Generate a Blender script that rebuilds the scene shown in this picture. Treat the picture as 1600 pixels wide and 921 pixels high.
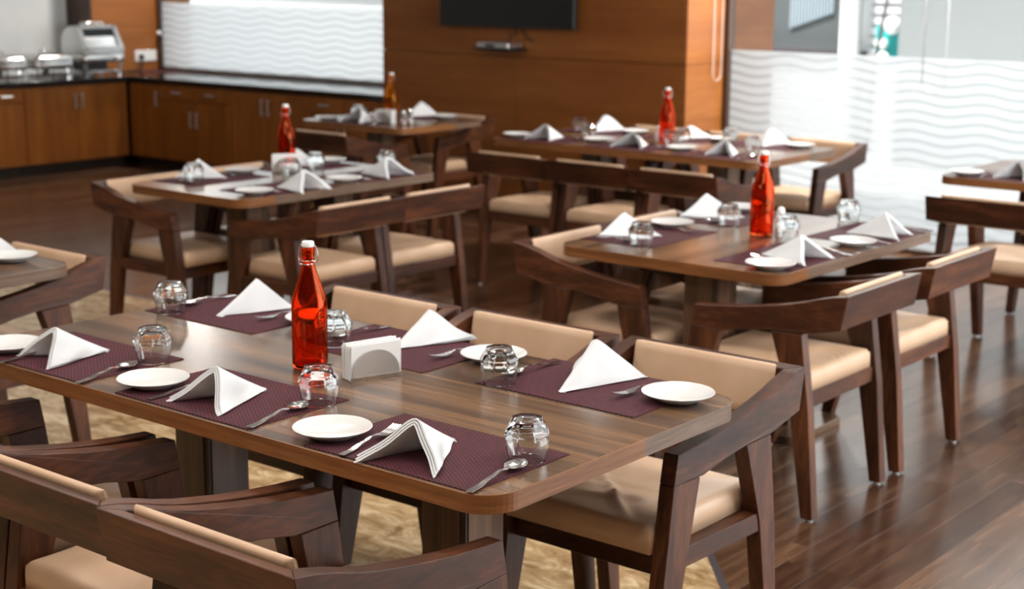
import bpy, bmesh, math, random
from math import sin, cos, pi, sqrt, radians, exp, hypot
from mathutils import Vector, Matrix

for _o in list(bpy.data.objects):
    bpy.data.objects.remove(_o)
SC = bpy.context.scene
COL = SC.collection
rnd = random.Random(7)

# ------------------------------------------------------------------ camera
CAM_H = 1.71
F_PX, PITCH, ROLL, YAW = 2420.06, .206836, .0072204, -.678821
_fw = Vector((sin(YAW) * cos(PITCH), cos(YAW) * cos(PITCH), -sin(PITCH)))
_rt0 = Vector((cos(YAW), -sin(YAW), 0))
_up0 = _rt0.cross(_fw)
_rt = cos(ROLL) * _rt0 + sin(ROLL) * _up0
_up = -sin(ROLL) * _rt0 + cos(ROLL) * _up0
cam_d = bpy.data.cameras.new('camera')
cam = bpy.data.objects.new('camera', cam_d)
COL.objects.link(cam)
cam.matrix_world = Matrix(((_rt.x, _up.x, -_fw.x, 0), (_rt.y, _up.y, -_fw.y, 0), (_rt.z, _up.z, -_fw.z, CAM_H), (0, 0, 0, 1)))
cam_d.sensor_width = 36
cam_d.lens = F_PX * 36 / 1600
cam_d.clip_end = 200
cam_d.dof.use_dof = True
cam_d.dof.focus_distance = 2.95
cam_d.dof.aperture_fstop = 4.4
SC.camera = cam

# ------------------------------------------------------------------ exposure, sky, lamps
SC.view_settings.view_transform = 'Standard'
SC.view_settings.look = 'None'
SC.view_settings.gamma = 1
SC.view_settings.use_curve_mapping = False
SC.view_settings.exposure = 0.0
SKY = 2.2
SUN_W = 9.5
WINDOW_W = 250
LAMP_W = 21
WINDOW_FILL_W = 45
w = bpy.data.worlds.new('sky')
SC.world = w
w.use_nodes = True
_bg = w.node_tree.nodes['Background']
_bg.inputs[0].default_value = (.93, .97, 1.0, 1)
_bg.inputs[1].default_value = SKY


_sd = bpy.data.lights.new('sun', 'SUN')
_sd.energy = SUN_W
_sd.angle = radians(2)
_sd.color = (1, .96, .9)
_so = bpy.data.objects.new('sun', _sd)
_so.rotation_euler = (radians(32), 0, radians(-8))     # high behind the building, lighting the yard beyond the glass
COL.objects.link(_so)


def area(name, loc, rot, sx, sy, power, col, spread=pi):
    d = bpy.data.lights.new(name, 'AREA')
    d.shape = 'RECTANGLE'
    d.size, d.size_y = sx, sy
    d.energy = power
    d.color = col
    d.spread = spread
    o = bpy.data.objects.new(name, d)
    o.location = loc
    o.rotation_euler = rot
    COL.objects.link(o)
    return o


# daylight entering by the long side window (outside its opening, facing into the room)
area('side_window_daylight', (1.12, 6.4, 1.45), (0, radians(90), 0), 2.5, 4.8, WINDOW_W, (.95, .98, 1))
# recessed ceiling lamps
for _x, _y, _k in [(x, y, 1.0) for x in (-4.4, -2.6, -.8) for y in (.2, 2.1, 4.0)] + [(x, y, .16) for x in (-10, -7.4, -5.4) for y in (-1, 2.2, 5.4)]:
    d = bpy.data.lights.new('ceiling_lamp', 'AREA')
    d.shape = 'SQUARE'
    d.size = .55
    d.energy = LAMP_W * _k
    d.color = (1, .955, .90)
    o = bpy.data.objects.new('ceiling_lamp', d)
    o.location = (_x, _y, 2.87)
    COL.objects.link(o)

# lamps added along the windows to brighten panel ends; the buffet one is inferred
for _x, _y, _k in ((-10.8, 8.86, 1.1), (-4.35, 8.66, 2.6), (-3.0, 8.66, 1.0), (-1.6, 8.66, .8)):
    d = bpy.data.lights.new('window_fill_lamp', 'AREA')
    d.shape = 'DISK'
    d.size = .24
    d.energy = WINDOW_FILL_W * _k
    d.color = (1, .95, .88)
    o = bpy.data.objects.new('window_fill_lamp', d)
    o.location = (_x, _y, 2.78)
    COL.objects.link(o)


# ------------------------------------------------------------------ materials
def mat(name, col=(.5, .5, .5), rough=.5, metal=0, spec=.5, coat=0):
    m = bpy.data.materials.new(name)
    m.use_nodes = True
    b = m.node_tree.nodes['Principled BSDF']
    b.inputs['Base Color'].default_value = (*col, 1)
    b.inputs['Roughness'].default_value = rough
    b.inputs['Metallic'].default_value = metal
    b.inputs['Specular IOR Level'].default_value = spec
    b.inputs['Coat Weight'].default_value = coat
    return m, m.node_tree.nodes, m.node_tree.links, b


def nd(n, t, **k):
    x = n.new(t)
    for a, v in k.items():
        if hasattr(x, a):
            setattr(x, a, v)
        else:
            x.inputs[a].default_value = v
    return x


def ramp(n, stops):
    r = n.new('ShaderNodeValToRGB')
    e = r.color_ramp.elements
    while len(e) < len(stops):
        e.new(.5)
    for el, (p, c) in zip(e, stops):
        el.position = p
        el.color = (*c, 1) if len(c) == 3 else c
    return r


def wood(name, c0, c1, c2, scale=(1.2, 16, 16), rough=.35, fine=6, spec=.5, per_object=0.0, bump=.02, island=False, band=None):
    """Wood whose grain runs along object X; c0..c2 dark to light."""
    m, n, l, b = mat(name, rough=rough, spec=spec)
    tc = nd(n, 'ShaderNodeTexCoord')
    mp = nd(n, 'ShaderNodeMapping')
    mp.inputs['Scale'].default_value = scale
    src = tc.outputs['Object']
    if per_object or island:
        rn = nd(n, 'ShaderNodeObjectInfo').outputs['Random'] if not island else nd(n, 'ShaderNodeNewGeometry').outputs['Random Per Island']
        cx = nd(n, 'ShaderNodeCombineXYZ')
        ml = nd(n, 'ShaderNodeMath', operation='MULTIPLY')
        ml.inputs[1].default_value = 37.0
        l.new(rn, ml.inputs[0])
        for i in range(3):
            l.new(ml.outputs[0], cx.inputs[i])
        va = nd(n, 'ShaderNodeVectorMath', operation='ADD')
        l.new(src, va.inputs[0])
        l.new(cx.outputs[0], va.inputs[1])
        src = va.outputs[0]
    l.new(src, mp.inputs[0])
    n1 = nd(n, 'ShaderNodeTexNoise')
    n1.inputs['Scale'].default_value = 1.0
    n1.inputs['Detail'].default_value = 3
    n1.inputs['Distortion'].default_value = .3
    l.new(mp.outputs[0], n1.inputs['Vector'])
    n2 = nd(n, 'ShaderNodeTexNoise')
    n2.inputs['Scale'].default_value = fine
    n2.inputs['Detail'].default_value = 4
    l.new(mp.outputs[0], n2.inputs['Vector'])
    mx = nd(n, 'ShaderNodeMix')
    mx.data_type = 'FLOAT'
    mx.inputs[0].default_value = .38
    l.new(n1.outputs['Fac'], mx.inputs[2])
    l.new(n2.outputs['Fac'], mx.inputs[3])
    fac = mx.outputs[0]
    if per_object or island:
        ad = nd(n, 'ShaderNodeMath', operation='MULTIPLY_ADD')
        l.new(rn, ad.inputs[0])
        ad.inputs[1].default_value = per_object
        ad.inputs[2].default_value = -per_object / 2
        a2 = nd(n, 'ShaderNodeMath', operation='ADD')
        l.new(fac, a2.inputs[0])
        l.new(ad.outputs[0], a2.inputs[1])
        fac = a2.outputs[0]
    r = ramp(n, [(.3, c0), (.5, c1), (.7, c2)])
    l.new(fac, r.inputs[0])
    l.new(r.outputs[0], b.inputs['Base Color'])
    bp = nd(n, 'ShaderNodeBump')
    bp.inputs['Strength'].default_value = bump
    bp.inputs['Distance'].default_value = .01
    l.new(n2.outputs['Fac'], bp.inputs['Height'])
    l.new(bp.outputs[0], b.inputs['Normal'])
    return m


M = {}
M['chair'] = wood('stained_chair_wood', (.016, .005, .002), (.048, .014, .0052), (.115, .036, .0125), (3, 22, 22), rough=.40, spec=.32, per_object=.12)
M['laminate_plain'] = wood('walnut_laminate', (.045, .024, .014), (.125, .064, .033), (.25, .135, .068), (.30, 11, 11), rough=.27, fine=7, spec=.55, bump=.008)


def laminate():
    m, n, l, b = mat('walnut_laminate', rough=.24, spec=.55)
    tc = nd(n, 'ShaderNodeTexCoord')

    def tex(scale, detail, dist, sc=1.0):
        mp = nd(n, 'ShaderNodeMapping')
        mp.inputs['Scale'].default_value = scale
        l.new(tc.outputs['Object'], mp.inputs[0])
        t = nd(n, 'ShaderNodeTexNoise')
        t.inputs['Scale'].default_value = sc
        t.inputs['Detail'].default_value = detail
        t.inputs['Distortion'].default_value = dist
        l.new(mp.outputs[0], t.inputs['Vector'])
        return t.outputs['Fac']
    wide = tex((.40, 12.5, 1), 0, .0)
    mid = tex((.9, 46, 1), 2, .4)
    fine = tex((5, 260, 1), 3, .2)
    r1 = ramp(n, [(.34, (.075, .042, .026)), (.45, (.100, .055, .032)), (.50, (.155, .083, .043)), (.60, (.180, .098, .051)), (.70, (.115, .064, .036))])
    l.new(wide, r1.inputs[0])
    r2 = ramp(n, [(.3, (.68, .68, .68)), (.55, (1, 1, 1)), (.75, (1.15, 1.13, 1.1))])
    l.new(mid, r2.inputs[0])
    r3 = ramp(n, [(.3, (.72, .70, .68)), (.6, (1.05, 1.05, 1.05))])
    l.new(fine, r3.inputs[0])
    c = r1.outputs[0]
    for q in (r2, r3):
        mx = nd(n, 'ShaderNodeMix')
        mx.data_type = 'RGBA'
        mx.blend_type = 'MULTIPLY'
        mx.inputs[0].default_value = 1
        l.new(c, mx.inputs[6])
        l.new(q.outputs[0], mx.inputs[7])
        c = mx.outputs[2]
    l.new(c, b.inputs['Base Color'])
    bp = nd(n, 'ShaderNodeBump')
    bp.inputs['Strength'].default_value = .03
    bp.inputs['Distance'].default_value = .002
    l.new(fine, bp.inputs['Height'])
    l.new(bp.outputs[0], b.inputs['Normal'])
    return m


M['laminate'] = laminate()
M['edge'] = wood('edge_band_honey', (.10, .036, .011), (.19, .072, .022), (.29, .125, .042), (2.2, 2.2, 55), rough=.38, spec=.35, bump=.01)
M['edge_grey'] = wood('edge_band_walnut', (.07, .042, .028), (.13, .08, .052), (.20, .13, .09), (2.2, 2.2, 55), rough=.38, spec=.35, bump=.01)
M['pedestal'] = wood('pedestal_laminate', (.055, .030, .018), (.12, .066, .038), (.20, .115, .066), (26, 26, .8), rough=.35, bump=.01)
M['pedestal_dark'] = wood('pedestal_recess', (.018, .010, .006), (.035, .020, .012), (.05, .03, .02), (26, 26, .8), rough=.45, bump=.01)
M['veneer'] = wood('orange_veneer', (.205, .062, .0115), (.26, .086, .018), (.325, .118, .029), (.7, .7, 7), rough=.4, fine=5, spec=.3, bump=.004)
M['cabinet'] = wood('cabinet_veneer', (.20, .060, .008), (.27, .086, .0125), (.35, .12, .021), (9, 9, .7), rough=.38, fine=5, spec=.35, bump=.004, per_object=.10)
M['plank'] = wood('floor_board', (.040, .017, .009), (.085, .040, .021), (.15, .078, .043), (20, 1.6, 20), rough=.20, fine=4, spec=.65, per_object=.30, bump=.012)
M['plank_far'] = wood('floor_board_far', (.040, .017, .009), (.085, .040, .021), (.15, .078, .043), (20, 1.6, 20), rough=.20, fine=4, spec=.65, per_object=.30, bump=.012, island=True)
M['dark_frame'] = mat('dark_frame', (.05, .022, .010), .4)[0]
M['granite'] = mat('black_granite', (.012, .012, .013), .07, spec=.6)[0]
M['ceramic'] = mat('white_porcelain', (.63, .63, .62), .12, spec=.5)[0]
M['steel'] = mat('polished_steel', (.62, .61, .60), .16, metal=1)[0]
M['brushed'] = mat('brushed_steel', (.66, .66, .66), .34, metal=1)[0]
M['black_plastic'] = mat('black_plastic', (.012, .012, .012), .4)[0]
M['black_gloss'] = mat('black_screen', (.004, .004, .005), .12)[0]
M['white_plastic'] = mat('white_plastic', (.8, .8, .78), .3)[0]
M['paper'] = mat('white_paper', (.82, .82, .81), .8, spec=.2)[0]
M['toe'] = mat('toe_kick', (.02, .010, .006), .5)[0]
M['recess'] = mat('dark_joint_backing', (.03, .012, .006), .7)[0]  # dark backing under boards, panels and cabinet fronts


def leather():
    m, n, l, b = mat('tan_leatherette', (.46, .305, .185), .42, spec=.4)
    tc = nd(n, 'ShaderNodeTexCoord')
    n1 = nd(n, 'ShaderNodeTexNoise')
    n1.inputs['Scale'].default_value = 7
    n1.inputs['Detail'].default_value = 3
    l.new(tc.outputs['Object'], n1.inputs['Vector'])
    r = ramp(n, [(.3, (.50, .325, .205)), (.7, (.57, .385, .255))])
    l.new(n1.outputs['Fac'], r.inputs[0])
    l.new(r.outputs[0], b.inputs['Base Color'])
    v = nd(n, 'ShaderNodeTexVoronoi')
    v.inputs['Scale'].default_value = 420
    l.new(tc.outputs['Object'], v.inputs['Vector'])
    bp = nd(n, 'ShaderNodeBump')
    bp.inputs['Strength'].default_value = .06
    bp.inputs['Distance'].default_value = .002
    l.new(v.outputs['Distance'], bp.inputs['Height'])
    l.new(bp.outputs[0], b.inputs['Normal'])
    return m


M['leather'] = leather()


def cloth():
    m, n, l, b = mat('white_cotton', (.63, .64, .655), .85, spec=.15)
    b.inputs['Sheen Weight'].default_value = .15
    tc = nd(n, 'ShaderNodeTexCoord')
    n1 = nd(n, 'ShaderNodeTexNoise')
    n1.inputs['Scale'].default_value = 26
    n1.inputs['Detail'].default_value = 4
    l.new(tc.outputs['Object'], n1.inputs['Vector'])
    n2 = nd(n, 'ShaderNodeTexNoise')
    n2.inputs['Scale'].default_value = 900
    l.new(tc.outputs['Object'], n2.inputs['Vector'])
    ad = nd(n, 'ShaderNodeMath', operation='MULTIPLY_ADD')
    ad.inputs[1].default_value = .08
    l.new(n2.outputs['Fac'], ad.inputs[0])
    l.new(n1.outputs['Fac'], ad.inputs[2])
    bp = nd(n, 'ShaderNodeBump')
    bp.inputs['Strength'].default_value = .22
    bp.inputs['Distance'].default_value = .006
    l.new(ad.outputs[0], bp.inputs['Height'])
    l.new(bp.outputs[0], b.inputs['Normal'])
    return m


M['cloth'] = cloth()


def woven():
    m, n, l, b = mat('woven_vinyl', (.1, .02, .03), .7, spec=.10)
    tc = nd(n, 'ShaderNodeTexCoord')
    br = nd(n, 'ShaderNodeTexBrick')
    br.inputs['Color1'].default_value = (.19, .024, .040, 1)
    br.inputs['Color2'].default_value = (.12, .019, .032, 1)
    br.inputs['Mortar'].default_value = (.026, .020, .022, 1)
    br.inputs['Scale'].default_value = 1
    br.inputs['Brick Width'].default_value = .0095
    br.inputs['Row Height'].default_value = .0068
    br.inputs['Mortar Size'].default_value = .0019
    br.inputs['Mortar Smooth'].default_value = .2
    rot = nd(n, 'ShaderNodeMapping')
    rot.inputs['Rotation'].default_value = (0, 0, radians(90))
    l.new(tc.outputs['Object'], rot.inputs[0])
    l.new(rot.outputs[0], br.inputs['Vector'])
    l.new(br.outputs['Color'], b.inputs['Base Color'])
    bp = nd(n, 'ShaderNodeBump')
    bp.inputs['Strength'].default_value = .5
    bp.inputs['Distance'].default_value = .001
    bp.invert = True
    l.new(br.outputs['Fac'], bp.inputs['Height'])
    l.new(bp.outputs[0], b.inputs['Normal'])
    return m


M['woven'] = woven()


def glass(name, col, rough=0.0, ior=1.46):
    m = bpy.data.materials.new(name)
    m.use_nodes = True
    n, l = m.node_tree.nodes, m.node_tree.links
    n.remove(n['Principled BSDF'])
    g = nd(n, 'ShaderNodeBsdfGlass')
    g.inputs['Color'].default_value = (*col, 1)
    g.inputs['Roughness'].default_value = rough
    g.inputs['IOR'].default_value = ior
    l.new(g.outputs[0], n['Material Output'].inputs[0])
    return m


M['glass'] = glass('clear_glass', (.98, .99, .99))
M['red_glass'] = glass('red_glass', (.985, .40, .18))
M['amber_glass'] = glass('amber_glass', (.95, .62, .16))


def pane():
    m = bpy.data.materials.new('window_glass')
    m.use_nodes = True
    n, l = m.node_tree.nodes, m.node_tree.links
    n.remove(n['Principled BSDF'])
    t = nd(n, 'ShaderNodeBsdfTransparent')
    t.inputs[0].default_value = (.96, .98, .98, 1)
    g = nd(n, 'ShaderNodeBsdfGlossy')
    g.inputs['Roughness'].default_value = .01
    fr = nd(n, 'ShaderNodeFresnel')
    fr.inputs[0].default_value = 1.3
    mx = nd(n, 'ShaderNodeMixShader')
    l.new(fr.outputs[0], mx.inputs[0])
    l.new(t.outputs[0], mx.inputs[1])
    l.new(g.outputs[0], mx.inputs[2])
    l.new(mx.outputs[0], n['Material Output'].inputs[0])
    return m


M['pane'] = pane()


def film(name, body, line, phase):
    """Frosted window film printed with thin denser wavy lines; object X along the window, Z up."""
    m = bpy.data.materials.new(name)
    m.use_nodes = True
    n, l = m.node_tree.nodes, m.node_tree.links
    n.remove(n['Principled BSDF'])
    tc = nd(n, 'ShaderNodeTexCoord')
    sp = nd(n, 'ShaderNodeSeparateXYZ')
    l.new(tc.outputs['Object'], sp.inputs[0])

    def math(op, a, b_=None):
        x = nd(n, 'ShaderNodeMath', operation=op)
        for i, v in enumerate((a, b_)):
            if v is None:
                continue
            if isinstance(v, (int, float)):
                x.inputs[i].default_value = v
            else:
                l.new(v, x.inputs[i])
        return x.outputs[0]
    wv = math('MULTIPLY', math('SINE', math('ADD', math('MULTIPLY', sp.outputs[0], 2 * pi / .44), phase)), .013)
    z = math('DIVIDE', math('ADD', sp.outputs[2], wv), .060)
    fr = math('FRACT', z)
    tri = math('ABSOLUTE', math('SUBTRACT', fr, .5))
    mr = nd(n, 'ShaderNodeMapRange')
    mr.interpolation_type = 'SMOOTHSTEP'
    for i, v in ((1, .10), (2, .20), (3, 1), (4, 0)):
        mr.inputs[i].default_value = v
    l.new(tri, mr.inputs[0])
    tl = nd(n, 'ShaderNodeBsdfTranslucent')
    tl.inputs[0].default_value = (*body, 1)
    df = nd(n, 'ShaderNodeBsdfDiffuse')
    df.inputs[0].default_value = (.75, .78, .80, 1)
    m1 = nd(n, 'ShaderNodeMixShader')
    m1.inputs[0].default_value = .22
    l.new(tl.outputs[0], m1.inputs[1])
    l.new(df.outputs[0], m1.inputs[2])
    tr = nd(n, 'ShaderNodeBsdfTransparent')
    tr.inputs[0].default_value = (.9, .92, .92, 1)
    m0 = nd(n, 'ShaderNodeMixShader')
    m0.inputs[0].default_value = .06
    l.new(m1.outputs[0], m0.inputs[1])
    l.new(tr.outputs[0], m0.inputs[2])
    l0 = nd(n, 'ShaderNodeBsdfTranslucent')
    l0.inputs[0].default_value = (*line, 1)
    ln = nd(n, 'ShaderNodeMixShader')
    ln.inputs[0].default_value = .28
    l.new(l0.outputs[0], ln.inputs[1])
    l.new(tr.outputs[0], ln.inputs[2])
    m2 = nd(n, 'ShaderNodeMixShader')
    f2 = math('MULTIPLY', mr.outputs[0], .85)
    l.new(f2, m2.inputs[0])
    l.new(m0.outputs[0], m2.inputs[1])
    l.new(ln.outputs[0], m2.inputs[2])
    l.new(m2.outputs[0], n['Material Output'].inputs[0])
    return m


M['film'] = film('frosted_wave_film', (.84, .85, .86), (.52, .53, .54), 0.0)


def plaster(name, col, sc=3):
    m, n, l, b = mat(name, col, .85, spec=.2)
    tc = nd(n, 'ShaderNodeTexCoord')
    n1 = nd(n, 'ShaderNodeTexNoise')
    n1.inputs['Scale'].default_value = sc
    l.new(tc.outputs['Object'], n1.inputs['Vector'])
    r = ramp(n, [(.3, tuple(c * .95 for c in col)), (.7, tuple(min(1, c * 1.04) for c in col))])
    l.new(n1.outputs['Fac'], r.inputs[0])
    l.new(r.outputs[0], b.inputs['Base Color'])
    return m


M['wall_grey'] = plaster('grey_plaster', (.62, .63, .62))
M['wall_cream'] = plaster('cream_plaster', (.42, .36, .29))
M['ceiling'] = plaster('white_ceiling', (.62, .61, .59))
M['pavement'] = plaster('pale_pavement', (.74, .74, .73), 1.2)
M['facade'] = plaster('white_facade', (.64, .65, .66), 1)
M['facade_grey'] = plaster('grey_cladding', (.20, .215, .22), 1)
M['teal'] = mat('teal_paint', (.03, .36, .36), .5)[0]
M['blue_glass'] = mat('dark_outdoor_glass', (.10, .11, .115), .08, spec=.8)[0]
M['curtain'] = mat('grey_curtain', (.26, .31, .35), .9)[0]
M['sill'] = mat('dark_sill', (.05, .04, .045), .5)[0]


def marble():
    m, n, l, b = mat('beige_marble', (.5, .4, .27), .24, spec=.45)
    tc = nd(n, 'ShaderNodeTexCoord')
    mp = nd(n, 'ShaderNodeMapping')
    mp.inputs['Scale'].default_value = (2.4, 5.2, 1)
    mp.inputs['Rotation'].default_value = (0, 0, radians(28))
    l.new(tc.outputs['Object'], mp.inputs[0])
    n1 = nd(n, 'ShaderNodeTexNoise')
    n1.inputs['Scale'].default_value = 2.6
    n1.inputs['Detail'].default_value = 9
    n1.inputs['Roughness'].default_value = .68
    n1.inputs['Distortion'].default_value = 1.4
    l.new(mp.outputs[0], n1.inputs['Vector'])
    r = ramp(n, [(.32, (.20, .115, .050)), (.43, (.35, .22, .105)), (.52, (.47, .32, .165)), (.64, (.68, .53, .335))])
    l.new(n1.outputs['Fac'], r.inputs[0])
    l.new(r.outputs[0], b.inputs['Base Color'])
    return m


M['marble'] = marble()


# ------------------------------------------------------------------ object helpers
def link(o, parent=None):
    COL.objects.link(o)
    if parent is not None:
        o.parent = parent
    return o


def mesh_of(name, bm, m, smooth=False, angle=None):
    bmesh.ops.recalc_face_normals(bm, faces=bm.faces)
    me = bpy.data.meshes.new(name)
    bm.to_mesh(me)
    bm.free()
    me.materials.append(m)
    if smooth:
        for p in me.polygons:
            p.use_smooth = True
        if angle is not None:
            me.set_sharp_from_angle(angle=radians(angle))
    return me


def put(name, me, parent=None, loc=None, rz=None):
    o = bpy.data.objects.new(name, me)
    link(o, parent)
    if loc is not None:
        o.location = loc
    if rz is not None:
        o.rotation_euler = (0, 0, rz)
    return o


def thing(name, label, cat, loc=(0, 0, 0), rz=0, group=None):
    o = bpy.data.objects.new(name, None)
    o.empty_display_size = .05
    link(o)
    o.location = loc
    o.rotation_euler = (0, 0, rz)
    return tag(o, label, cat, group)


def tag(o, label, cat, group=None):
    o['label'] = label
    o['category'] = cat
    if group:
        o['group'] = group
    return o


def struct(o):
    o['kind'] = 'structure'
    return o


def copy_tree(o, parent=None):
    c = o.copy()
    COL.objects.link(c)
    if parent is not None:
        c.parent = parent
    for ch in [x for x in KIDS.get(o.name, [])]:
        copy_tree(ch, c)
    return c


KIDS = {}


def index_kids(root):
    todo = [root]
    while todo:
        o = todo.pop()
        KIDS[o.name] = list(o.children)
        todo += KIDS[o.name]


def box(bm, x0, x1, y0, y1, z0, z1, bev=0, seg=1):
    v = [bm.verts.new((x, y, z)) for x in (x0, x1) for y in (y0, y1) for z in (z0, z1)]
    fs = [bm.faces.new([v[i] for i in q]) for q in ((0, 1, 3, 2), (4, 6, 7, 5), (0, 4, 5, 1), (2, 3, 7, 6), (0, 2, 6, 4), (1, 5, 7, 3))]
    if bev:
        es = list({e for f in fs for e in f.edges})
        bmesh.ops.bevel(bm, geom=es, offset=bev, segments=seg, profile=.5, affect='EDGES')
    return bm


def B(*a, **k):
    return box(bmesh.new(), *a, **k)


def prism(bm, pts0, pts1, bev=0, seg=1):
    """Two matching closed outlines joined into a solid."""
    a = [bm.verts.new(p) for p in pts0]
    b = [bm.verts.new(p) for p in pts1]
    k = len(a)
    fs = [bm.faces.new(a), bm.faces.new(b[::-1])]
    for i in range(k):
        j = (i + 1) % k
        fs.append(bm.faces.new((a[i], b[i], b[j], a[j])))
    bmesh.ops.recalc_face_normals(bm, faces=fs)
    if bev:
        es = [e for e in {e for f in fs for e in f.edges} if len(e.link_faces) == 2 and e.calc_face_angle(0) > .6]
        bmesh.ops.bevel(bm, geom=es, offset=bev, segments=seg, profile=.5, affect='EDGES')
    return bm


def lathe(bm, prof, seg=32, cx=0, cy=0, facet=None):
    """prof: (r, z) list; closed at the axis where r is 0. facet(r, z, angle) may change the radius."""
    rings = []
    for r, z in prof:
        if r < 1e-6:
            rings.append([bm.verts.new((cx, cy, z))])
        else:
            ring = []
            for i in range(seg):
                a = 2 * pi * i / seg
                rr = facet(r, z, a) if facet else r
                ring.append(bm.verts.new((cx + rr * cos(a), cy + rr * sin(a), z)))
            rings.append(ring)
    for p, q in zip(rings, rings[1:]):
        if len(p) == 1 and len(q) == 1:
            continue
        for i in range(seg):
            j = (i + 1) % seg
            if len(p) == 1:
                bm.faces.new((p[0], q[i], q[j]))
            elif len(q) == 1:
                bm.faces.new((p[i], q[0], p[j]))
            else:
                bm.faces.new((p[i], q[i], q[j], p[j]))
    return bm


def tube(bm, pts, r, seg=8, closed=False):
    pts = [Vector(p) for p in pts]
    k = len(pts)
    rings = []
    prev = None
    for i, p in enumerate(pts):
        a = pts[(i - 1) % k] if (closed or i > 0) else p
        b = pts[(i + 1) % k] if (closed or i < k - 1) else p
        t = (b - a).normalized()
        if prev is None:
            ref = Vector((0, 0, 1)) if abs(t.z) < .9 else Vector((1, 0, 0))
            u = t.cross(ref).normalized()
        else:
            u = (prev - t * prev.dot(t)).normalized()
        prev = u
        v = t.cross(u)
        rr = r[i] if isinstance(r, (list, tuple)) else r
        rings.append([bm.verts.new(p + rr * (cos(2 * pi * j / seg) * u + sin(2 * pi * j / seg) * v)) for j in range(seg)])
    n = k if closed else k - 1
    for i in range(n):
        p, q = rings[i], rings[(i + 1) % k]
        for j in range(seg):
            bm.faces.new((p[j], p[(j + 1) % seg], q[(j + 1) % seg], q[j]))
    if not closed:
        bm.faces.new(rings[0][::-1])
        bm.faces.new(rings[-1])
    return bm


def rrect(hx, hy, r, n=8):
    out = []
    for cx, cy, a0 in ((hx - r, hy - r, 0), (-hx + r, hy - r, pi / 2), (-hx + r, -hy + r, pi), (hx - r, -hy + r, 3 * pi / 2)):
        for i in range(n + 1):
            a = a0 + pi / 2 * i / n
            out.append((cx + r * cos(a), cy + r * sin(a)))
    return out


def slab(bm, hx, hy, r, z0, z1, bev=.002, n=8, cx=0, cy=0):
    """Rounded-corner slab with softened top and bottom edges."""
    rings = []
    for inset, z in ((bev, z0), (0, z0 + bev), (0, z1 - bev), (bev, z1)):
        rings.append([bm.verts.new((cx + x, cy + y, z)) for x, y in rrect(hx - inset, hy - inset, max(r - inset, .001), n)])
    k = len(rings[0])
    bm.faces.new(rings[0][::-1])
    bm.faces.new(rings[-1])
    for p, q in zip(rings, rings[1:]):
        for i in range(k):
            j = (i + 1) % k
            bm.faces.new((p[i], p[j], q[j], q[i]))
    return bm


# ------------------------------------------------------------------ the setting
ROOM_T = 2.9
YL, YR = 9.23, 8.93          # glass planes of the two windows in the far wall
TVY = 8.45                   # face of the panelled wall between them
XP = -5.42                   # window-side end of the panelled wall

# floor: sub-floor, boards and marble inlay
floor = struct(put('floor', mesh_of('floor', B(-12.2, 1.1, -2.7, 9.6, -.12, -.012), M['recess'])))
MARBLE = [(-9.4, 5.0), (-3.33, 5.0), (-2.256, 3.752), (-2.111, 3.583), (.25, .83), (.25, -2.4), (-9.4, -2.4)]


def inside(x, y):
    c = False
    for (x0, y0), (x1, y1) in zip(MARBLE, MARBLE[1:] + MARBLE[:1]):
        if (y0 > y) != (y1 > y) and x < (x1 - x0) * (y - y0) / (y1 - y0) + x0:
            c = not c
    return c


bm = bmesh.new()
prism(bm, [(x, y, .0015) for x, y in MARBLE], [(x, y, -.011) for x, y in MARBLE])
put('marble_inlay', mesh_of('marble_inlay', bm, M['marble']), floor)
bm = bmesh.new()
for (x0, y0), (x1, y1) in zip(MARBLE[:5], MARBLE[1:5]):
    d = Vector((x1 - x0, y1 - y0)).normalized()
    nx, ny = -d.y * .011, d.x * .011
    prism(bm, [(x0 - nx, y0 - ny, .003), (x1 - nx, y1 - ny, .003), (x1 + nx, y1 + ny, .003), (x0 + nx, y0 + ny, .003)],
          [(x0 - nx, y0 - ny, -.01), (x1 - nx, y1 - ny, -.01), (x1 + nx, y1 + ny, -.01), (x0 + nx, y0 + ny, -.01)])
put('edge_strip', mesh_of('edge_strip', bm, M['sill']), floor)

PW, PL = .1125, 1.21
pk = rnd.randint(0, 99)
cells = []
i0 = int((-11.7 + 1.969) / PW) - 1
for i in range(i0, int((.85 + 1.969) / PW) + 1):
    xc = -1.969 + (i + .5) * PW
    off = {-1: 5.094, 0: 5.10, 2: 4.402, -2: 4.03}.get(i, rnd.uniform(0, PL)) % PL
    y = off - 4 * PL
    while y < 9.3:
        cells.append((xc, y + PL / 2))
        y += PL


def seen(x, y):
    d = Vector((x, y, -CAM_H))
    z = d.dot(_fw)
    if z < .5:
        return None
    px, py = 800 + F_PX * d.dot(_rt) / z, 460.5 - F_PX * d.dot(_up) / z
    return z if -60 < px < 1660 and -20 < py < 960 else None


near, far = [], []
for (x, y) in cells:
    if all(inside(x + sx * PW * .5, y + sy * PL * .5) for sx in (-1, 1) for sy in (-1, 1)):
        continue
    ds = [d for d in (seen(x, y - PL * .45), seen(x, y), seen(x, y + PL * .45)) if d]
    if y > 9.2:
        continue
    (near if ds else far).append((min(ds) if ds else 99, x, y))
near.sort()
far += near[290:]
near = near[:290]
plank_me = mesh_of('plank', B(-PW / 2 + .0003, PW / 2 - .0003, -PL / 2 + .0003, PL / 2 - .0003, -.011, 0, bev=.0006), M['plank'])
for d, x, y in near:
    put('plank', plank_me, floor, (x, y, 0))
bm = bmesh.new()
for d, x, y in far:
    box(bm, x - PW / 2 + .0006, x + PW / 2 - .0006, y - PL / 2 + .0006, y + PL / 2 - .0006, -.011, 0)
o = put('floor_board', mesh_of('floor_board', bm, M['plank_far']), floor)
o['kind'] = 'stuff'

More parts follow.
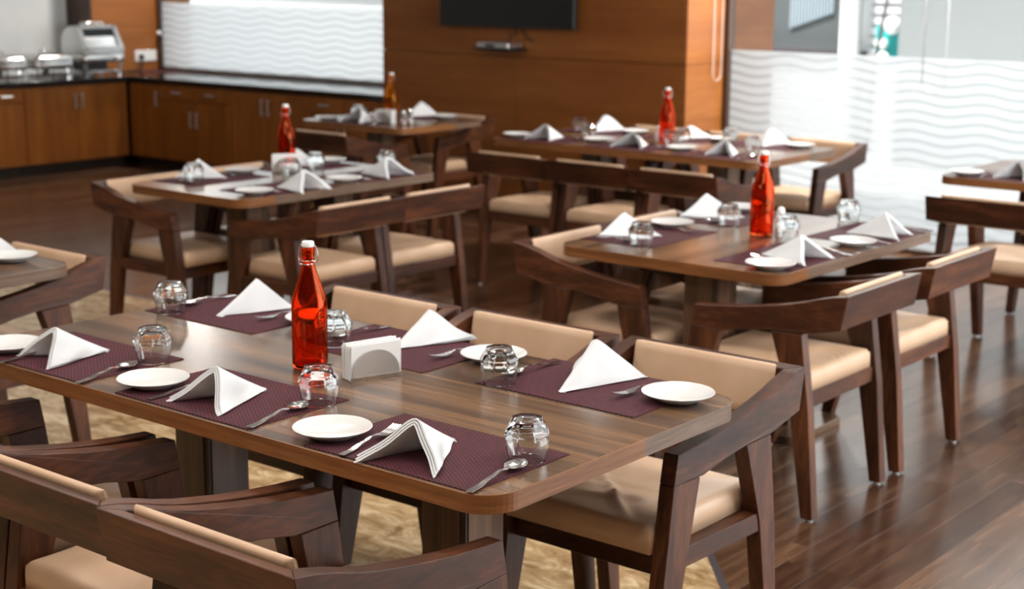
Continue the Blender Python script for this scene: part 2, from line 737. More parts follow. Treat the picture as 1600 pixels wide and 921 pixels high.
# ceiling and plain walls
struct(put('ceiling', mesh_of('ceiling', B(-12.2, 1.1, -2.7, 9.6, ROOM_T, ROOM_T + .1), M['ceiling'])))
struct(put('wall_near', mesh_of('wall_near', B(-12.2, 1.1, -2.7, -2.5, 0, ROOM_T), M['wall_cream'])))
struct(put('wall_left', mesh_of('wall_left', B(-12.2, -12.0, -2.7, 8.47, 0, ROOM_T), M['wall_grey'])))
bm = bmesh.new()
box(bm, .9, 1.05, -2.5, 9.6, 0, .15)
box(bm, .9, 1.05, -2.5, 9.6, 2.75, ROOM_T)
box(bm, .9, 1.05, -2.5, 3.5, .15, 2.75)
box(bm, .9, 1.05, 8.85, 9.6, .15, 2.75)
struct(put('wall_right', mesh_of('wall_right', bm, M['wall_cream'])))

# panelled wall block with the television, boards proud of a dark backing
wb = struct(put('wall_back', mesh_of('wall_back', B(-8.05, XP, TVY + .018, 9.55, 0, ROOM_T), M['recess'])))


def panel_face(parent, axis, fixed, us, vs, t, sign, m):
    """Veneer panels on a face; axis 'y' (face looks along y) or 'x'."""
    g = .0018
    for u0, u1 in zip(us, us[1:]):
        for v0, v1 in zip(vs, vs[1:]):
            if axis == 'y':
                b_ = B(u0 + g, u1 - g, fixed, fixed + t, v0 + g, v1 - g, bev=.001)
            else:
                b_ = B(fixed - t, fixed, u0 + g, u1 - g, v0 + g, v1 - g, bev=.001)
            put('panel', mesh_of('panel', b_, m), parent)


panel_face(wb, 'y', TVY, [-8.05, -6.80, XP], [0, 1.12, 2.24, ROOM_T], .018, -1, M['veneer'])
panel_face(wb, 'x', XP + .018, [TVY, 9.55], [0, 1.12, 2.24, ROOM_T], .018, 1, M['veneer'])
panel_face(wb, 'x', -8.05, [TVY, 9.55], [0, 1.12, 2.24, ROOM_T], .018, 1, M['veneer'])
# panelled end block at the buffet corner
wc = struct(put('wall_corner', mesh_of('wall_corner', B(-12.2, -11.668, 8.488, 9.6, 0, ROOM_T), M['recess'])))
panel_face(wc, 'y', 8.47, [-12.2, -11.65], [0, 1.35, 2.24, ROOM_T], .018, -1, M['dark_frame'])  # unlit side of the block painted in as a darker brown
panel_face(wc, 'x', -11.65, [8.488, 9.20, 9.6], [.7, 1.18, 1.55, 2.24, ROOM_T], .018, 1, M['veneer'])


def window(name, x0, x1, y, z0, ztop, zfilm):
    r = struct(thing_plain(name))
    bm = bmesh.new()
    f = .028
    box(bm, x0, x0 + .04, y - .035, y + .035, z0, ztop, bev=.002)
    box(bm, x1 - .05, x1, y - .035, y + .035, z0, ztop, bev=.002)
    box(bm, x0 + .04, x1 - .05, y - .02, y + .02, z0, z0 + f, bev=.002)
    box(bm, x0 + .04, x1 - .05, y - .035, y + .035, ztop - .06, ztop, bev=.002)
    put('window_frame', mesh_of('window_frame', bm, M['dark_frame']), r)
    bm = bmesh.new()
    box(bm, x0 + .04, x1 - .05, y, y + .002, z0 + f, ztop - .06)
    bm.free()
    bm = bmesh.new()
    vs = [bm.verts.new(p) for p in ((x0 + .04, y, z0 + f), (x1 - .05, y, z0 + f), (x1 - .05, y, ztop - .06), (x0 + .04, y, ztop - .06))]
    bm.faces.new(vs)
    put('pane', mesh_of('pane', bm, M['pane']), r)
    bm = bmesh.new()
    vs = [bm.verts.new(p) for p in ((x0 + .04, y + .004, z0 + f), (x1 - .05, y + .004, z0 + f), (x1 - .05, y + .004, zfilm), (x0 + .04, y + .004, zfilm))]
    bm.faces.new(vs)
    o = put('frosted_film', mesh_of('frosted_film', bm, M['film']), r)
    return r


def thing_plain(name):
    o = bpy.data.objects.new(name, None)
    o.empty_display_size = .05
    return link(o)


win1 = window('window_1', -11.65, -8.068, YL, .78, 2.8, 1.395)
bm = bmesh.new()
lathe(bm, [(0, 0), (.02, 0), (.022, .01), (.015, .03), (0, .034)], 14)
o = put('latch', mesh_of('latch', bm, M['white_plastic'], True), win1, (-11.60, YL - .036, 1.12))
o.rotation_euler = (radians(90), 0, 0)
win2 = window('window_2', XP + .018, .9, YR, 0, 2.8, 1.205)
# wall below the buffet window
struct(put('wall_sill', mesh_of('wall_sill', B(-11.65, -8.068, YL - .03, YL + .12, 0, .775), M['wall_grey'])))

# ------------------------------------------------------------------ outside
struct(put('ground', mesh_of('ground', B(-40, 30, 9.6, 40, -.16, -.05), M['pavement'])))
fac = thing('building_facade', 'white building outside the glass wall with one wide dark-silled window', 'building', (-8, 14, 0))
bm = bmesh.new()
box(bm, -12, -.02, 0, .4, -.05, 5)
box(bm, -.02, 1.02, 0, .4, -.05, .90)
box(bm, -.02, 1.02, 0, .4, 2.6, 5)
box(bm, 1.02, 9, .05, .4, -.05, 5)
put('facade_wall', mesh_of('facade_wall', bm, M['facade']), fac)
bm = bmesh.new()
box(bm, -.02, 1.02, .10, .14, .95, 2.6)
put('window_glass', mesh_of('window_glass', bm, M['blue_glass']), fac)
bm = bmesh.new()
for i in range(14):
    x = .22 + i * .035
    box(bm, x, x + .028, .06, .09, 1.15 + .012 * i, 2.6, bev=.006)
o = put('curtain', mesh_of('curtain', bm, M['curtain']), fac)
put('window_sill', mesh_of('window_sill', B(-.06, 1.10, -.12, .12, .90, .955, bev=.004), M['sill']), fac)
for i in range(16):
    put('slat', mesh_of('slat', B(1.12, 1.56, .0, .06, .92 + i * .10, .985 + i * .10, bev=.003), M['facade']), fac)
bm = bmesh.new()
lathe(bm, [(0, -.05), (.10, -.05), (.10, 4), (0, 4)], 24)
o = put('porch_column', mesh_of('porch_column', bm, M['facade'], True, 40), None, (-6.95, 13.75, 0))
tag(o, 'round white porch column outside beside the dark-silled window', 'column')
cl = put('cladding_tower', mesh_of('cladding_tower', B(-6.24, -4.2, 13.3, 14.0, -.05, 5, bev=.01), M['facade_grey']))
tag(cl, 'tall pale grey clad block outside behind the glass wall', 'building')
ts = thing('shop_sign', 'teal sign panel with white round pots outside the glass wall', 'sign', (-6.42, 13.6, 0))
put('sign_panel', mesh_of('sign_panel', B(-.19, .16, 0, .06, .90, 1.22, bev=.004), M['teal']), ts)
for px_, pz_, r_ in ((.02, 1.23, .085), (-.08, 1.06, .06), (-.07, .92, .075)):
    bm = bmesh.new()
    lathe(bm, [(0, -r_), (r_ * .5, -r_ * .87), (r_ * .87, -r_ * .5), (r_, 0), (r_ * .87, r_ * .5), (r_ * .5, r_ * .87), (0, r_)], 18)
    put('round_pot', mesh_of('round_pot', bm, M['white_plastic'], True), ts, (px_, -.09, pz_))  # white round pots in front of the sign
bm = bmesh.new()
tube(bm, [(-.16, -.14, -.05), (-.11, -.14, .9), (.02, -.14, 1.75)], .018, 8)
put('pole', mesh_of('pole', bm, M['sill'], True), ts)

nb = put('dimming_wall', mesh_of('dimming_wall', B(-24, -10.2, 11.4, 11.8, -.05, 2.7), plaster('pale_grey_render', (.46, .48, .50), 1)))  # added behind the buffet window to cut the light on its film
tag(nb, 'grey wall added outside to dim the frosted buffet window', 'building')
cn = put('shade_slab', mesh_of('shade_slab', B(-24, -7.6, 9.6, 10.25, 2.9, 3.0), M['facade']))  # slab put in to keep daylight off the buffet window film
tag(cn, 'flat white slab added outside to shade the buffet window', 'shade_slab')
lg = put('eaves_beam', mesh_of('eaves_beam', B(-24, -10.2, 11.1, 11.3, 1.36, 1.43), M['facade']))
tag(lg, 'white horizontal rail outside, above the frost of the buffet window', 'rail')

# ------------------------------------------------------------------ buffet: cabinets, worktop and what stands on it
CZ = .78


def handle(parent, x, y, z0, z1, ax, horizontal=False, sub='handle'):
    """Bar pull; ax 'x' = front faces +x, 'y' = front faces -y."""
    bm = bmesh.new()
    t = .012
    if not horizontal:
        box(bm, -.008, .008, -.032, -.020, z0, z1, bev=.003)
        for z in (z0 + .015, z1 - .015):
            box(bm, -.005, .005, -.022, 0, z - .005, z + .005)
    else:
        box(bm, -.06, .06, -.032, -.020, z0, z1, bev=.003)
        for xx in (-.045, .045):
            box(bm, xx - .005, xx + .005, -.022, 0, (z0 + z1) / 2 - .004, (z0 + z1) / 2 + .004)
    o = put(sub, mesh_of('handle', bm, M['brushed']), parent)
    o.location = (x, y, 0)
    return o


def cabinet(label, loc, rz, width, depth, doors, drawers, zsplit, hz, blank=False):
    """Front at local y=0 facing -y, x from 0 to width. doors: list of (x0, x1, handle x)."""
    t = thing('cabinet', label, 'cabinet', loc, rz, 'buffet cabinet units')
    bm = bmesh.new()
    box(bm, .001, width - .001, .022, depth, .09, CZ - .042)
    put('body', mesh_of('body', bm, M['recess']), t)
    put('toe_kick', mesh_of('toe_kick', B(.001, width - .001, .075, depth, 0, .088), M['toe']), t)
    ztop = CZ - .052
    zd = zsplit if drawers else ztop
    for x0, x1, hx in doors:
        d = put('door', mesh_of('door', B(x0 + .0025, x1 - .0025, 0, .020, .09, zd - .003, bev=.0015), M['cabinet']), t)
        if hx is not None:
            handle(d, hx, 0, hz[0], hz[1], 'y')
    for x0, x1, hx in drawers:
        d = put('drawer', mesh_of('drawer', B(x0 + .0025, x1 - .0025, 0, .020, zd + .003, ztop, bev=.0015), M['cabinet']), t)
        zc = (zd + ztop) / 2
        handle(d, hx, 0, zc - .008, zc + .008, 'y', True)
    return t


XF = -11.16   # front plane of the run along the grey wall
YF = 8.48     # front plane of the run under the window
RB = radians(90)   # turned so its front faces +x: local x -> +y, local y -> -x
cabinet('brown cabinet under the chafing dishes with two doors and upright twin handles', (XF, 7.435, 0), RB, 1.02, .48,
        [(0, .51, .475), (.51, 1.02, .545)], [], .61, (.53, .66))
cabinet('brown cabinet with top drawers beside the double-door unit under the chafing dishes', (XF, 6.43, 0), RB, 1.0, .48,
        [(0, .5, .46), (.5, 1.0, .54)], [(0, .5, .25), (.5, 1.0, .82)], .61, (.40, .53))
cabinet('brown end cabinet of the buffet run, farther from the inner corner', (XF, 5.42, 0), RB, 1.0, .48,
        [(0, .5, .46), (.5, 1.0, .54)], [], .61, (.53, .66))
cabinet('narrow dark corner cabinet under the window with one upright handle', (XF + .012, YF, 0), 0, .415, .6,
        [(0, .415, .385)], [], .61, (.54, .67))
cabinet('dark two-drawer cabinet under the window beside the narrow corner unit', (-10.73, YF, 0), 0, .905, .6,
        [(0, .4525, .415), (.4525, .905, .49)], [(0, .4525, .23), (.4525, .905, .67)], .605, (.38, .52))
cabinet('dark double-door cabinet in the middle of the run under the window', (-9.822, YF, 0), 0, .855, .6,
        [(0, .4275, .395), (.4275, .855, .47)], [], .605, (.54, .68))
cabinet('dark two-drawer cabinet under the window next to the television wall', (-8.964, YF, 0), 0, .89, .6,
        [(0, .445, .41), (.445, .89, .48)], [(0, .445, .25), (.445, .89, .66)], .605, (.38, .52))
bm = bmesh.new()
L = [(-11.645, 5.4), (-11.12, 5.4), (-11.12, 8.455), (-8.072, 8.455), (-8.072, 9.19), (-11.645, 9.19)]
prism(bm, [(x, y, CZ - .04) for x, y in L], [(x, y, CZ) for x, y in L], bev=.004)
tag(put('worktop', mesh_of('worktop', bm, M['granite'])), 'glossy black stone worktop running along the buffet corner', 'worktop')
o = put('wall_backsplash', mesh_of('wall_backsplash', B(-11.998, -11.65, 5.0, 8.468, 0, .80), M['wall_grey']))
struct(o)


def chafing(label, y, rolltop=False):
    t = thing('chafing_dish', label, 'chafing dish', (-11.40, y, CZ), 0, 'chafing dishes on the buffet')
    hx, hy = .15, .19
    if not rolltop:
        bm = bmesh.new()
        for sx in (-1, 1):
            for sy in (-1, 1):
                tube(bm, [(sx * (hx - .02), sy * (hy - .03), .004), (sx * (hx - .01), sy * (hy - .02), .10)], .010, 8)
        slab(bm, hx - .02, hy - .02, .02, .018, .045, .004, 4)
        put('stand', mesh_of('stand', bm, M['steel'], True, 40), t)
        bm = bmesh.new()
        slab(bm, hx, hy, .04, .085, .150, .012, 6)
        put('water_pan', mesh_of('water_pan', bm, M['steel'], True, 50), t)
        bm = bmesh.new()
        rings = []
        for s, z in ((1.02, .152), (1.02, .163), (.98, .180), (.86, .200), (.6, .210), (.2, .213)):
            rings.append([bm.verts.new((x, yy, z)) for x, yy in rrect(hx * s, hy * s, .045 * s, 6)])
        for p, q in zip(rings, rings[1:]):
            for i in range(len(p)):
                j = (i + 1) % len(p)
                bm.faces.new((p[i], p[j], q[j], q[i]))
        bm.faces.new(rings[-1])
        bm.faces.new(rings[0][::-1])
        lid = put('lid', mesh_of('lid', bm, M['steel'], True, 50), t)
        bm = bmesh.new()
        tube(bm, [(.0, -.06, .208), (0, -.05, .232), (0, .05, .232), (0, .06, .208)], .008, 8)
        put('lid_handle', mesh_of('lid_handle', bm, M['steel'], True), lid)
        bm = bmesh.new()
        lathe(bm, [(0, .047), (.035, .047), (.035, .078), (0, .078)], 16)
        put('fuel_can', mesh_of('fuel_can', bm, M['black_plastic'], True, 40), t)
        bm = bmesh.new()
        box(bm, -.02, .02, hy, hy + .03, .140, .150, bev=.003)
        put('grip', mesh_of('grip', bm, M['steel']), t)
    else:
        bm = bmesh.new()
        for sx in (-1, 1):
            for sy in (-1, 1):
                tube(bm, [(sx * .13, sy * .17, .004), (sx * .14, sy * .185, .13)], .013, 8)
        slab(bm, .12, .17, .02, .03, .055, .004, 4)
        put('stand', mesh_of('stand', bm, M['steel'], True, 40), t)
        bm = bmesh.new()
        slab(bm, .17, .22, .04, .12, .19, .01, 6)
        put('water_pan', mesh_of('water_pan', bm, M['steel'], True, 50), t)
        # hooded lid with a framed window on its sloping front
        prof = [(-.165, .192), (-.172, .30), (-.13, .385), (-.05, .428), (.045, .43), (.168, .215), (.168, .192)]
        bm = bmesh.new()
        prism(bm, [(x, -.205, z) for x, z in prof], [(x, .205, z) for x, z in prof], bev=.006, seg=2)
        lid = put('hood', mesh_of('hood', bm, M['brushed'], True, 35), t)
        p0, p1 = Vector((.045, .43)), Vector((.168, .215))
        sd = (p1 - p0).normalized()
        nn = Vector((-sd.y, sd.x))
        if nn.x < 0:
            nn = -nn

        def on_slope(y0, y1, s0, s1, h0, h1, name, m):
            bm = bmesh.new()
            q = [p0 + sd * s0 + nn * h0, p0 + sd * s1 + nn * h0, p0 + sd * s1 + nn * h1, p0 + sd * s0 + nn * h1]
            prism(bm, [(v.x, y0, v.y) for v in q], [(v.x, y1, v.y) for v in q], bev=.002)
            put(name, mesh_of(name, bm, m), lid)
        on_slope(-.195, .195, .0, .035, .0, .014, 'frame_rail', M['steel'])
        on_slope(-.195, .195, .205, .240, .0, .014, 'frame_rail', M['steel'])
        on_slope(-.205, -.160, .0, .240, .0, .014, 'frame_rail', M['steel'])
        on_slope(.160, .205, .0, .240, .0, .014, 'frame_rail', M['steel'])
        on_slope(-.16, .16, .035, .105, -.001, .003, 'window_pane', M['black_gloss'])
        bm = bmesh.new()
        tube(bm, [(.0, -.12, .428), (.0, -.11, .452), (.0, .11, .452), (.0, .12, .428)], .010, 8)
        put('lid_handle', mesh_of('lid_handle', bm, M['steel'], True), lid)
        put('burner', mesh_of('burner', B(-.09, .12, -.14, .06, .055, .118, bev=.006), M['black_plastic']), t)
        bm = bmesh.new()
        lathe(bm, [(0, -.02), (.02, -.02), (.024, 0), (.02, .02), (0, .02)], 14)
        o = put('knob', mesh_of('knob', bm, M['white_plastic'], True), t, (.185, .12, .155))
        o.rotation_euler = (0, radians(90), 0)
    return t


chafing('polished steel chafing dish with domed lid, between its twin and the hooded warmer', 7.81)
chafing('polished steel chafing dish with domed lid, at the frame edge of the buffet', 7.36)
chafing('large steel hooded food warmer with a framed window on the buffet corner', 8.30, True)

so = thing('wall_socket', 'white double wall socket on the orange panel above the worktop', 'socket', (-11.65, 9.055, .915))
put('face_plate', mesh_of('face_plate', B(.0, .012, -.12, .12, -.05, .05, bev=.004), M['white_plastic']), so)
put('plug', mesh_of('plug', B(.012, .05, -.085, -.045, -.03, .012, bev=.006), M['black_plastic']), so)
bm = bmesh.new()
tube(bm, [(.04, -.065, -.03), (.045, -.065, -.09), (.05, -.09, -.125), (.08, -.25, -.128), (.12, -.48, -.128)], .005, 6)
put('cord', mesh_of('cord', bm, M['black_plastic'], True), so)

# television, receiver and the shelf under it
tv = thing('television', 'black flat television on the dark orange panelled wall', 'television', (-6.84, TVY, 1.68))
put('bezel', mesh_of('bezel', B(-.595, .595, -.075, -.035, -.36, .36, bev=.004), mat('grey_bezel', (.02, .02, .021), .3)[0]), tv)
put('screen', mesh_of('screen', B(-.585, .572, -.0785, -.0745, -.348, .348, bev=.001), M['black_gloss']), tv)
put('wall_bracket', mesh_of('wall_bracket', B(-.2, .2, -.036, -.001, -.2, .2), M['black_plastic']), tv)
bm = bmesh.new()
tube(bm, [(.03, -.02, -.2), (.05, -.02, -.40), (.0, -.03, -.44), (.02, -.04, -.450)], .005, 6)
tube(bm, [(.10, -.02, -.2), (.13, -.02, -.40), (.17, -.02, -.435), (.21, -.02, -.445)], .005, 6)
put('cable', mesh_of('cable', bm, M['black_plastic'], True), tv)
sh = thing('receiver_shelf', 'small black wall shelf under the television', 'shelf', (-6.86, TVY, 1.165))
put('shelf_board', mesh_of('shelf_board', B(-.16, .17, -.20, -.001, 0, .012, bev=.002), M['black_plastic']), sh)
st = thing('set_top_box', 'small silver receiver box on the black shelf under the television', 'receiver', (-6.86, TVY - .10, 1.177))
put('casing', mesh_of('casing', B(-.14, .14, -.085, .085, .004, .044, bev=.006, seg=2), M['brushed']), st)
put('front_strip', mesh_of('front_strip', B(-.06, .02, -.0875, -.084, .014, .032), M['black_gloss']), st)


def chain(label, x, y, zb, dx, dy):
    bm = bmesh.new()
    pts = [(x - dx, y - dy, ROOM_T - .002), (x - dx, y - dy, zb + .05)]
    for i in range(9):
        a = pi + pi * i / 8
        pts.append((x + dx * cos(a), y + dy * cos(a), zb + .05 + .05 * sin(a)))
    pts.append((x + dx, y + dy, ROOM_T - .002))
    tube(bm, pts, .0035, 6)
    tag(put('blind_chain', mesh_of('blind_chain', bm, mat('grey_chain', (.45, .45, .44), .5)[0], True)), label, 'blind chain')


chain('thin looped blind chain hanging beside the window frame on the panelled wall end', XP + .05, 8.77, 1.01, .0, .05)
chain('thin looped blind chain hanging in front of the frosted glass wall', -3.92, YR - .06, 1.0, .072, 0)


# ------------------------------------------------------------------ tables
def make_table(label, x0, x1, y0, y1, along, pedestals, group=None, seam=(1, .1)):
    """pedestals: (column x, column y, foot x0, x1, y0, y1) in world. along: 'x' or 'y' long grain."""
    cx, cy = (x0 + x1) / 2, (y0 + y1) / 2
    rz = 0 if along == 'x' else pi / 2
    hx, hy = (x1 - x0) / 2, (y1 - y0) / 2
    if along == 'y':
        hx, hy = hy, hx
    t = thing('dining_table', label, 'table', (cx, cy, 0), rz, group)
    R_, th = .078, .038
    z1, z0 = .75, .75 - th
    bm = bmesh.new()
    slab(bm, hx - .0015, hy - .0015, R_, z0, z1, .0012, 10)
    put('tabletop', mesh_of('tabletop', bm, M['laminate']), t)
    # edge band in two lengths of different veneer, meeting in a seam on one end
    out = rrect(hx, hy, R_, 10)
    inn = rrect(hx - .0016, hy - .0016, R_ - .0016, 10)
    k = len(out)
    # start at the seam on the end facing local +x (index between last and first corner)
    seq = list(range(k))
    half = k // 2

    def band(name, idx, m, cut0=None, cut1=None):
        bm = bmesh.new()
        P = [(out[i], inn[i]) for i in idx]
        if cut0:
            P = [cut0] + P
        if cut1:
            P = P + [cut1]
        q = []
        for o_, i_ in P:
            q.append([bm.verts.new((o_[0], o_[1], z0 - .0003)), bm.verts.new((o_[0], o_[1], z1 - .0006)), bm.verts.new((i_[0], i_[1], z1 + .0004)), bm.verts.new((i_[0], i_[1], z0 - .0003))])
        for a, b in zip(q, q[1:]):
            for i in range(4):
                j = (i + 1) % 4
                bm.faces.new((a[i], a[j], b[j], b[i]))
        bm.faces.new(q[0])
        bm.faces.new(q[-1][::-1])
        put(name, mesh_of(name, bm, m), t)
    ys = seam[1]
    s0 = ((hx, ys), (hx - .0016, ys))
    s1 = ((-hx, -ys), (-hx + .0016, -ys))
    n = 11
    if along == 'x':
        # honey band: near long side and corner round to the seam; walnut band: the rest
        band('edge_band', list(range(0, 2 * n)), M['edge_grey'], s0, s1)
        band('edge_band', list(range(2 * n, 4 * n)), M['edge'], s1, s0)
    else:
        # turned table: its local -x end faces the camera, local -y long side faces the glass
        s0 = ((hx - .62 * hx * 0 - .0, ys), (hx - .0016, ys))
        sy = ((-hx + .19, -hy), (-hx + .19, -hy + .0016))
        sx = ((hx, 0), (hx - .0016, 0))
        band('edge_band', list(range(0, 2 * n)) + list(range(2 * n, 3 * n)), M['edge'], sx, sy)
        band('edge_band', list(range(3 * n, 4 * n)), M['edge_grey'], sy, sx)
    inv = Matrix.Rotation(-rz, 3, 'Z')
    for (px, py, fx0, fx1, fy0, fy1) in pedestals:
        c = inv @ Vector((px - cx, py - cy, 0))
        f = inv @ Vector(((fx0 + fx1) / 2 - cx, (fy0 + fy1) / 2 - cy, 0))
        fh = ((fx1 - fx0) / 2, (fy1 - fy0) / 2)
        if along == 'y':
            fh = fh[::-1]
        h = .066
        bm = bmesh.new()
        # column: main post with a recessed dark strip and a slimmer facing strip
        box(bm, -h, h - .022, -h, h - .022, .030, z0 - .012, bev=.0015)
        p = put('pedestal', mesh_of('pedestal', bm, M['pedestal']), t, (c.x, c.y, 0), -rz)
        bm = bmesh.new()
        box(bm, -h + .004, h - .004, -h + .004, h - .004, .030, z0 - .012)
        put('recess_strip', mesh_of('recess_strip', bm, M['pedestal_dark']), p)
        bm = bmesh.new()
        box(bm, h - .016, h, -h + .01, h, .030, z0 - .012, bev=.0015)
        put('facing_board', mesh_of('facing_board', bm, M['pedestal']), p)
        put('mounting_plate', mesh_of('mounting_plate', B(-.11, .11, -.11, .11, z0 - .012, z0), M['edge']), t, (c.x, c.y, 0), -rz)
        bm = bmesh.new()
        slab(bm, fh[0], fh[1], .045, 0.0, .030, .003, 6)
        put('foot_plate', mesh_of('foot_plate', bm, M['laminate']), t, (f.x, f.y, 0))
    return t


def ped(cx, cy, h=.20):
    return (cx, cy, cx - h, cx + h, cy - h, cy + h)


make_table('long walnut six-seat table whose steel napkin holder stands beside a red bottle, up close', -3.545, -1.733, 2.093, 3.0, 'x',
           [(-2.18, 2.53, -2.38, -1.98, 2.30, 2.70), (-3.045, 2.53, -3.245, -2.845, 2.30, 2.70)], 'walnut laminate dining tables', (1, 0.05))
make_table('walnut table cut off by the frame, on the marble beside the long six-seat table', -5.48, -4.265, 2.093, 3.0, 'x',
           [ped(-4.6, 2.40, .11), ped(-5.15, 2.40, .11)], 'walnut laminate dining tables')
make_table('walnut four-seat table with streaks of window light, standing before the buffet cabinets', -5.73, -4.944, 4.31, 5.57, 'y',
           [(-5.24, 4.60, -5.29, -5.17, 4.42, 4.75), (-5.24, 5.14, -5.29, -5.17, 4.97, 5.27)], 'walnut laminate dining tables')
make_table('walnut four-seat table with a red bottle and salt shaker, before the glass wall', -3.31, -2.40, 4.345, 5.56, 'y',
           [(-2.785, 4.555, -2.95, -2.62, 4.385, 4.68), (-2.785, 5.10, -2.95, -2.62, 4.905, 5.30)], 'walnut laminate dining tables')
make_table('long dark six-seat table standing before the panelled wall and glass wall', -5.78, -3.98, 6.93, 7.82, 'x',
           [ped(-4.45, 7.37), ped(-5.31, 7.37)], 'walnut laminate dining tables')
make_table('small dark two-seat table with the amber bottle, below the television', -7.40, -6.49, 6.95, 7.76, 'x',
           [ped(-6.94, 7.24, .11)], 'walnut laminate dining tables')
make_table('dark table cut off by the frame, standing close to the frosted glass wall', -3.08, -1.86, 7.08, 7.98, 'x',
           [ped(-2.40, 7.38, .18), ped(-2.0, 7.38, .18)], 'walnut laminate dining tables')

# ------------------------------------------------------------------ chairs
CW = .263
TOE = .055       # how much narrower the frame is at the front
ARM_T = .042
TOP = [(0, .745), (.05, .737), (.10, .724), (.15, .708), (.20, .695), (.25, .685), (.32, .672), (.40, .660), (.48, .651), (.553, .645)]
BOT = [(.566, .574), (.445, .572), (.36, .590), (.264, .602), (.154, .606), (.02, .635)]


def seat_grid(kind):
    """Cushion from a square grid wrapped over the edges, so creases get even detail."""
    rr = random.Random(kind * 11 + 3)
    ph = rr.uniform(0, 6)
    hx, y0, y1, z0, z1 = CW - ARM_T - .012, .142, .598, .411, .474
    cy, hy = (y0 + y1) / 2, (y1 - y0) / 2
    n = 52
    r = .017
    bm = bmesh.new()

    def wr(x, y):
        d = max(abs(x) / hx, abs(y - cy) / hy)
        e = max(0, 1 - d ** 6)
        z = .014 * (1 - d ** 2)
        if kind == 0:
            r_ = hypot(x + .04, (y - .22) * 1.25)
            z += e * .0034 * sin(r_ * 190 + ph) * exp(-((r_ - .115) / .06) ** 2)
            z += e * .002 * sin(18 * x - 13 * y + ph)
        elif kind == 1:
            for a, sx, k_, amp, wd in (((y - .55) + .9 * (x + .10), -.04, .11, .013, .014), ((y - .50) - .35 * x, -.06, .10, .011, .013),
                                       ((y - .45) - .22 * x, .04, .10, .009, .011), ((y - .565) + .5 * (x - .12), .14, .06, .010, .012), ((y - .56) - .3 * (x + .14), .13, .06, .009, .011)):
                z += e * amp * exp(-(a / wd) ** 2) * exp(-((x - sx) / k_) ** 2)
            z += e * .002 * sin(20 * x + 11 * y + ph)
        else:
            z += e * .0025 * sin(26 * x + 15 * y + ph) + e * .0015 * sin(60 * y + 12 * x)
        return z
    grid = []
    for j in range(n + 1):
        row = []
        for i in range(n + 1):
            u, v = -1 + 2 * i / n, -1 + 2 * j / n
            # push the outer rows down the sides
            def wrap(t, h):
                a = abs(t)
                if a < .86:
                    return t / .86 * (h - r), 0.0
                s = (a - .86) / .14
                if s < .6:
                    th = s / .6 * pi / 2
                    return math.copysign(h - r + r * sin(th), t), r * (1 - cos(th))
                return math.copysign(h, t), r + (s - .6) / .4 * (z1 - r - z0)
            x, dx = wrap(u, hx)
            y, dy = wrap(v, hy)
            dz = max(dx, dy)
            row.append(bm.verts.new((x, cy + y, z1 + (wr(x, cy + y) if dz < r * .98 else 0) - dz)))
        grid.append(row)
    for j in range(n):
        for i in range(n):
            bm.faces.new((grid[j][i], grid[j][i + 1], grid[j + 1][i + 1], grid[j + 1][i]))
    rim = grid[0][:] + [grid[j][n] for j in range(1, n + 1)] + grid[n][n - 1::-1] + [grid[j][0] for j in range(n - 1, 0, -1)]
    bm.faces.new(rim[::-1])
    return mesh_of('seat', bm, M['leather'], True)


SEATS = [seat_grid(0), seat_grid(1), seat_grid(2)]


